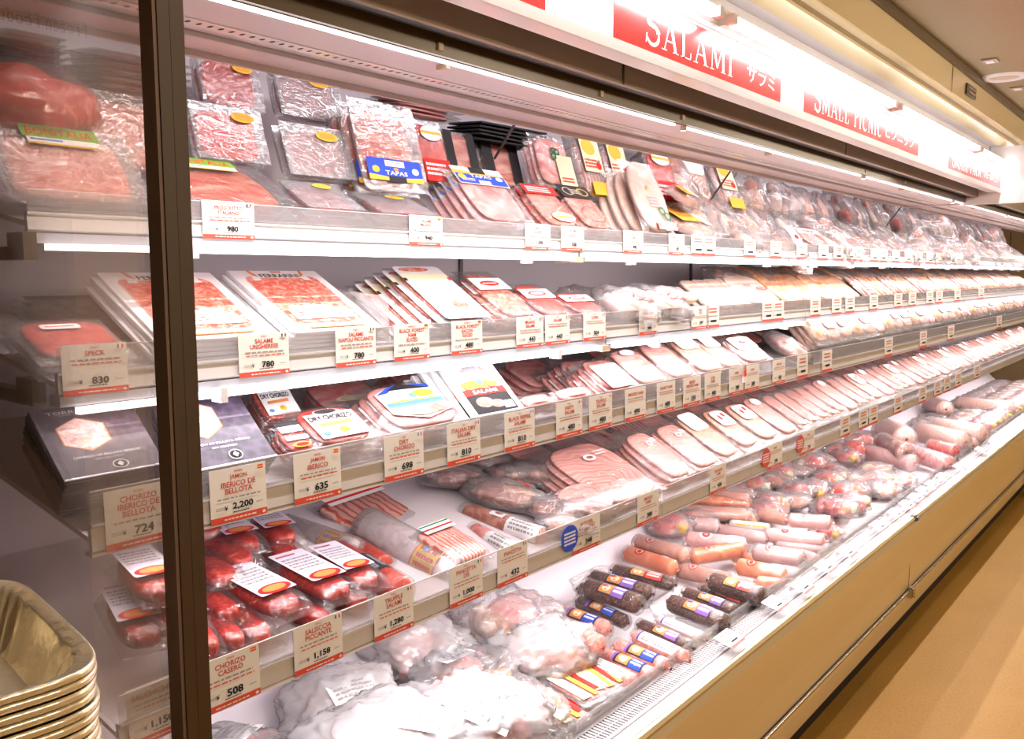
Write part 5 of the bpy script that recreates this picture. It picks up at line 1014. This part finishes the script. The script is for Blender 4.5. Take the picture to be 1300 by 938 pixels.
TG = [(1, 290, 66, ['PROSCIUTTO', 'ITALIANO'], '980', 'ITALY', 'cream price tag priced 980 on the top tier by post'),
      (1, 541, 42, ['SALAME', 'MILANO'], '940', 'SPAIN', 'cream price tag priced 940 below the blue-labelled tray'),
      (1, 683, 32, ['JAMON', 'SLICED'], '1,020', '', 'price tag priced 1,020 on the top tier'), (1, 727, 29, ['SALAMI'], '550', '', 'price tag priced 550 right of the 1,020 tag'),
      (1, 804, 25, ['FRESH', 'HAM'], '490', '', 'price tag below the plain oval slabs'), (1, 859, 20, ['MORTADELLA', 'SLICED'], '375', '', 'price tag below the yellow sausage bags'),
      (2, 120, 84, ['SPECK'], '830', 'ITALY', 'cream price tag priced 830 behind the glass end'),
      (2, 335, 64, ['SALAME', 'UNGHERESE'], '780', 'ITALY', 'price tag priced 780 with a three-part Italian text, between white card packs'),
      (2, 452, 51, ['SALAME', 'NAPOLI PICCANTE'], '780', 'ITALY', 'price tag priced 780 under the right white card pack'),
      (2, 523, 45, ['BLACK FOREST', 'HAM', 'SLICED'], '400', 'GERMANY', 'price tag priced 400 right of the white card packs'),
      (2, 593, 39, ['BLACK FOREST', 'BACON', 'SLICED'], '480', 'GERMANY', 'price tag priced 480 under the fanned white card pile'),
      (2, 673, 34, ['MILANO', 'SALAMI'], '443', 'ITALY', 'left one of the twin 443 price tags'), (2, 708, 31, ['SALAMI'], '443', 'ITALY', 'right one of the twin 443 price tags'),
      (2, 755, 28, ['COPPA'], '504', 'ITALY', 'price tag priced 504 on the second tier'), (2, 823, 23, ['WEISSWURST'], '480', '', 'price tag under the white sausage bags'), (2, 889, 22, ['SKIN', 'LESS'], '297', '', 'price tag below the pale meat roll'),
      (3, 175, 86, ['CHORIZO', 'IBERICO DE', 'BELLOTA'], '724', 'SPAIN', 'price tag priced 724 behind the glass end'),
      (3, 302, 72, ['JAMON', 'IBERICO DE', 'BELLOTA'], '2,200', 'SPAIN', 'price tag priced 2,200 right of the post'),
      (3, 403, 60, ['JAMON', 'IBERICO'], '635', 'SPAIN', 'cream price tag priced 635 below the front chorizo card pack'), (3, 513, 50, ['DRY', 'CHORIZO'], '698', 'USA', 'price tag priced 698 on the third tier'),
      (3, 589, 42, ['ITALIAN DRY', 'SALAMI'], '810', 'USA', 'left one of the two 810 price tags'), (3, 660, 38, ['BLACK PEPPER', 'SALAMI'], '810', 'USA', 'right one of the two 810 price tags'),
      (3, 723, 33, ['PARTY', 'SALAMI'], '480', 'ITALY', 'left one of the two 480 tags below pink packs'), (3, 763, 29, ['TRUFFLE', 'SALAMI'], '480', 'ITALY', 'right one of the two 480 tags below pink packs'),
      (3, 807, 26, ['SMOKED HAM'], '490', '', 'price tag priced 490 under the banded ham packs'), (3, 846, 23, ['ROAST HAM'], '480', '', 'third-tier tag under the first slice pack'), (3, 879, 22, ['MIXED', 'PRESSED HAM'], '330', '', 'third-tier tag under the second slice pack'),
      (3, 905, 20, ['LOIN', 'HAM'], '480', '', 'third-tier tag under the pale slice packs'), (3, 935, 18, ['HAM'], '380', '', 'third-tier tag second left of the lone one'), (3, 955, 18, ['HAM'], '380', '', 'third-tier tag next to the little red pennant'), (3, 989, 16, ['BACON'], '430', '', 'lone third-tier tag below the brown ham bag'),
      (4, 292, 76, ['CHORIZO', 'CASERO'], '508', 'SPAIN', 'price tag priced 508 beside the post on the fourth tier'), (4, 404, 62, ['SALSICCIA', 'PICCANTE'], '1,158', 'ITALY', 'price tag priced 1,158 under the chorizo packs'),
      (4, 500, 50, ['TRUFFLE', 'SALAMI'], '1,280', 'ITALY', 'price tag priced 1,280 under the black-labelled salami'), (4, 592, 42, ['PANCETTA', 'DEI'], '1,000', 'ITALY', 'price tag priced 1,000 under the yellow-banded salami'),
      (4, 651, 38, ['PANCETTA'], '432', 'ITALY', 'price tag priced 432 on the fourth tier'), (4, 745, 34, ['BUTCHER', 'MIXED MEAT'], '348', '', 'price tag priced 348 with blue oval sticker'),
      (4, 823, 26, ['SMOKED', 'HAM'], '380', '', 'fourth-tier tag below the first large ham pack'), (4, 912, 20, ['BONELESS', 'HAM'], '408', '', 'fourth-tier tag below the second large ham pile'), (4, 984, 18, ['HAM'], '390', '', 'fourth-tier tag with left red oval sticker'), (4, 1026, 16, ['HAM'], '390', '', 'fourth-tier tag with right red oval sticker')]
for t_, uc, px, lines, price, cc, lb_ in TG:
    ov = BLUE if uc == 745 else (REDB if (t_ == 4 and uc in (984, 1026)) else None)
    tier_tag(t_, uc, px, lines, price, cc, lb_, oval=ov)
p = at_y(182, 925, 1.16)
tagobj((.62, 1.162, .873), .09, .085, ['SALCHICHON'], '1,150', 'SPAIN', label='price tag priced 1,150 low behind the glass end')
FT = {1: (886, 900, 952, 985, 1018, 1045, 1064, 1080, 1090, 1110, 1121, 1137, 1153, 1166, 1180, 1192, 1210, 1240), 2: (905, 975, 988, 1035, 1062, 1079, 1109, 1140, 1158, 1180, 1192, 1215, 1245), 3: (1019, 1050, 1128, 1172, 1207, 1268), 4: (1073, 1096, 1109, 1140, 1171, 1190, 1202, 1216, 1240)}
for t_, us in FT.items():
    for i, u in enumerate(us):
        tier_tag(t_, u, max(6, 17 - (u - 880) * .028), [], '', '', 'small price tag far along the %s tier rail, %s past the readable ones' % (TN[t_], ordw(i)), small=True, group='far price tags on the tier rails')
# tags lying in holders over the front ledge of the well
for i, u_v in enumerate(((926, 813), (984, 768), (1018, 746), (1048, 721), (1075, 702), (1116, 669), (1137, 653), (1152, 642), (1163, 633), (1173, 624), (1184, 616), (1198, 606), (1219, 594), (1246, 572), (1262, 562), (1280, 552))):
    p = az(u_v[0], u_v[1], .535); o = tagobj((p.x, p.y - .03, .535), .085 if i < 8 else .10, .06, [], '', '', small=True, flat_=True, yaw=0, label='white price card lying over the front ledge, %s from the near end' % ordw(i), group='price cards along the front ledge')
    q = MB(); q.box(-.03, .03, .05, .058, -.022, -.001, ACRY); q.box(-.04, .04, .0, .058, -.0025, -.0010, ACRY); q.build('holder', o)
# ------------------------------------------------------------------ foil trays outside the glass end
def foilmesh():
    q = MB(); w, l_, h = .25, .33, .060; n = 112; rings = []
    def ring(wx, ly, z, e, flute=0, zf=0):
        o = []
        for i in range(n):
            a = 2 * math.pi * i / n; c, s = math.cos(a), math.sin(a)
            x = wx / 2 * math.copysign(abs(c) ** (2 / e), c); y = ly / 2 * math.copysign(abs(s) ** (2 / e), s)
            k = 1 + flute * (1 if i % 4 < 2 else -1); o.append((x * k, y * k, z + zf * (1 if i % 2 else -1)))
        return o
    rings = [ring(w * .97, l_ * .975, h - .008, 6), ring(w, l_, h - .006, 6), ring(w * 1.005, l_ * 1.003, h - .001, 6), ring(w * .99, l_ * .99, h + .001, 6), ring(w * .975, l_ * .98, h - .001, 6, 0, .0003), ring(w * .90, l_ * .92, h - .003, 5.5, .002, .0006), ring(w * .885, l_ * .91, h - .007, 5.5, .012), ring(w * .85, l_ * .885, h * .7, 5.2, .026), ring(w * .80, l_ * .85, h * .4, 5, .030), ring(w * .74, l_ * .80, .006, 5, .020), ring(w * .70, l_ * .77, .001, 5, .0)]
    vs = [p for r_ in rings for p in r_]
    q.add(vs, [(k * n + i, k * n + (i + 1) % n, (k + 1) * n + (i + 1) % n, (k + 1) * n + i) for k in range(len(rings) - 1) for i in range(n)], FOIL, True)
    q.add(rings[-1], [tuple(range(n))], FOIL); return q
fq = foilmesh(); fm_ = fq.mesh('tray')
corner = at_z(131, 842, 1.20)
yaw = -8
c_ = Matrix.Rotation(R(yaw), 3, 'Z') @ Vector((-.118, .155, 0)); base = Vector((corner.x, corner.y, 0)) + c_
for i in range(15):
    o = empty('foil_tray', (base.x + random.uniform(-.0012, .0012), base.y + random.uniform(-.0012, .0012), 1.20 - .060 - i * .0092), (0, 0, R(yaw + random.uniform(-.5, .5))))
    setp(o, 'aluminium foil roasting tray, %s' % ('topmost of the stack at lower left' if i == 0 else '%s below the topmost of the stack' % ORD[i - 1]), 'foil tray', 'stacked aluminium foil trays'); link('tray', fm_, o)
zb = 1.20 - .060 - 14 * .0092
o = empty('tray_stand', (base.x, base.y, 0)); setp(o, 'small brown stand under the stack of foil trays', 'stand')
q = MB(); q.box(-.10, .10, -.14, .14, zb - .02, zb - .0005, TAUPE); q.build('top', o)
for sx in (-1, 1):
    for sy in (-1, 1): q = MB(); q.box(sx * .085 - .01, sx * .085 + .01, sy * .12 - .01, sy * .12 + .01, 0, zb - .0205, BRONZE); q.build('leg', o)
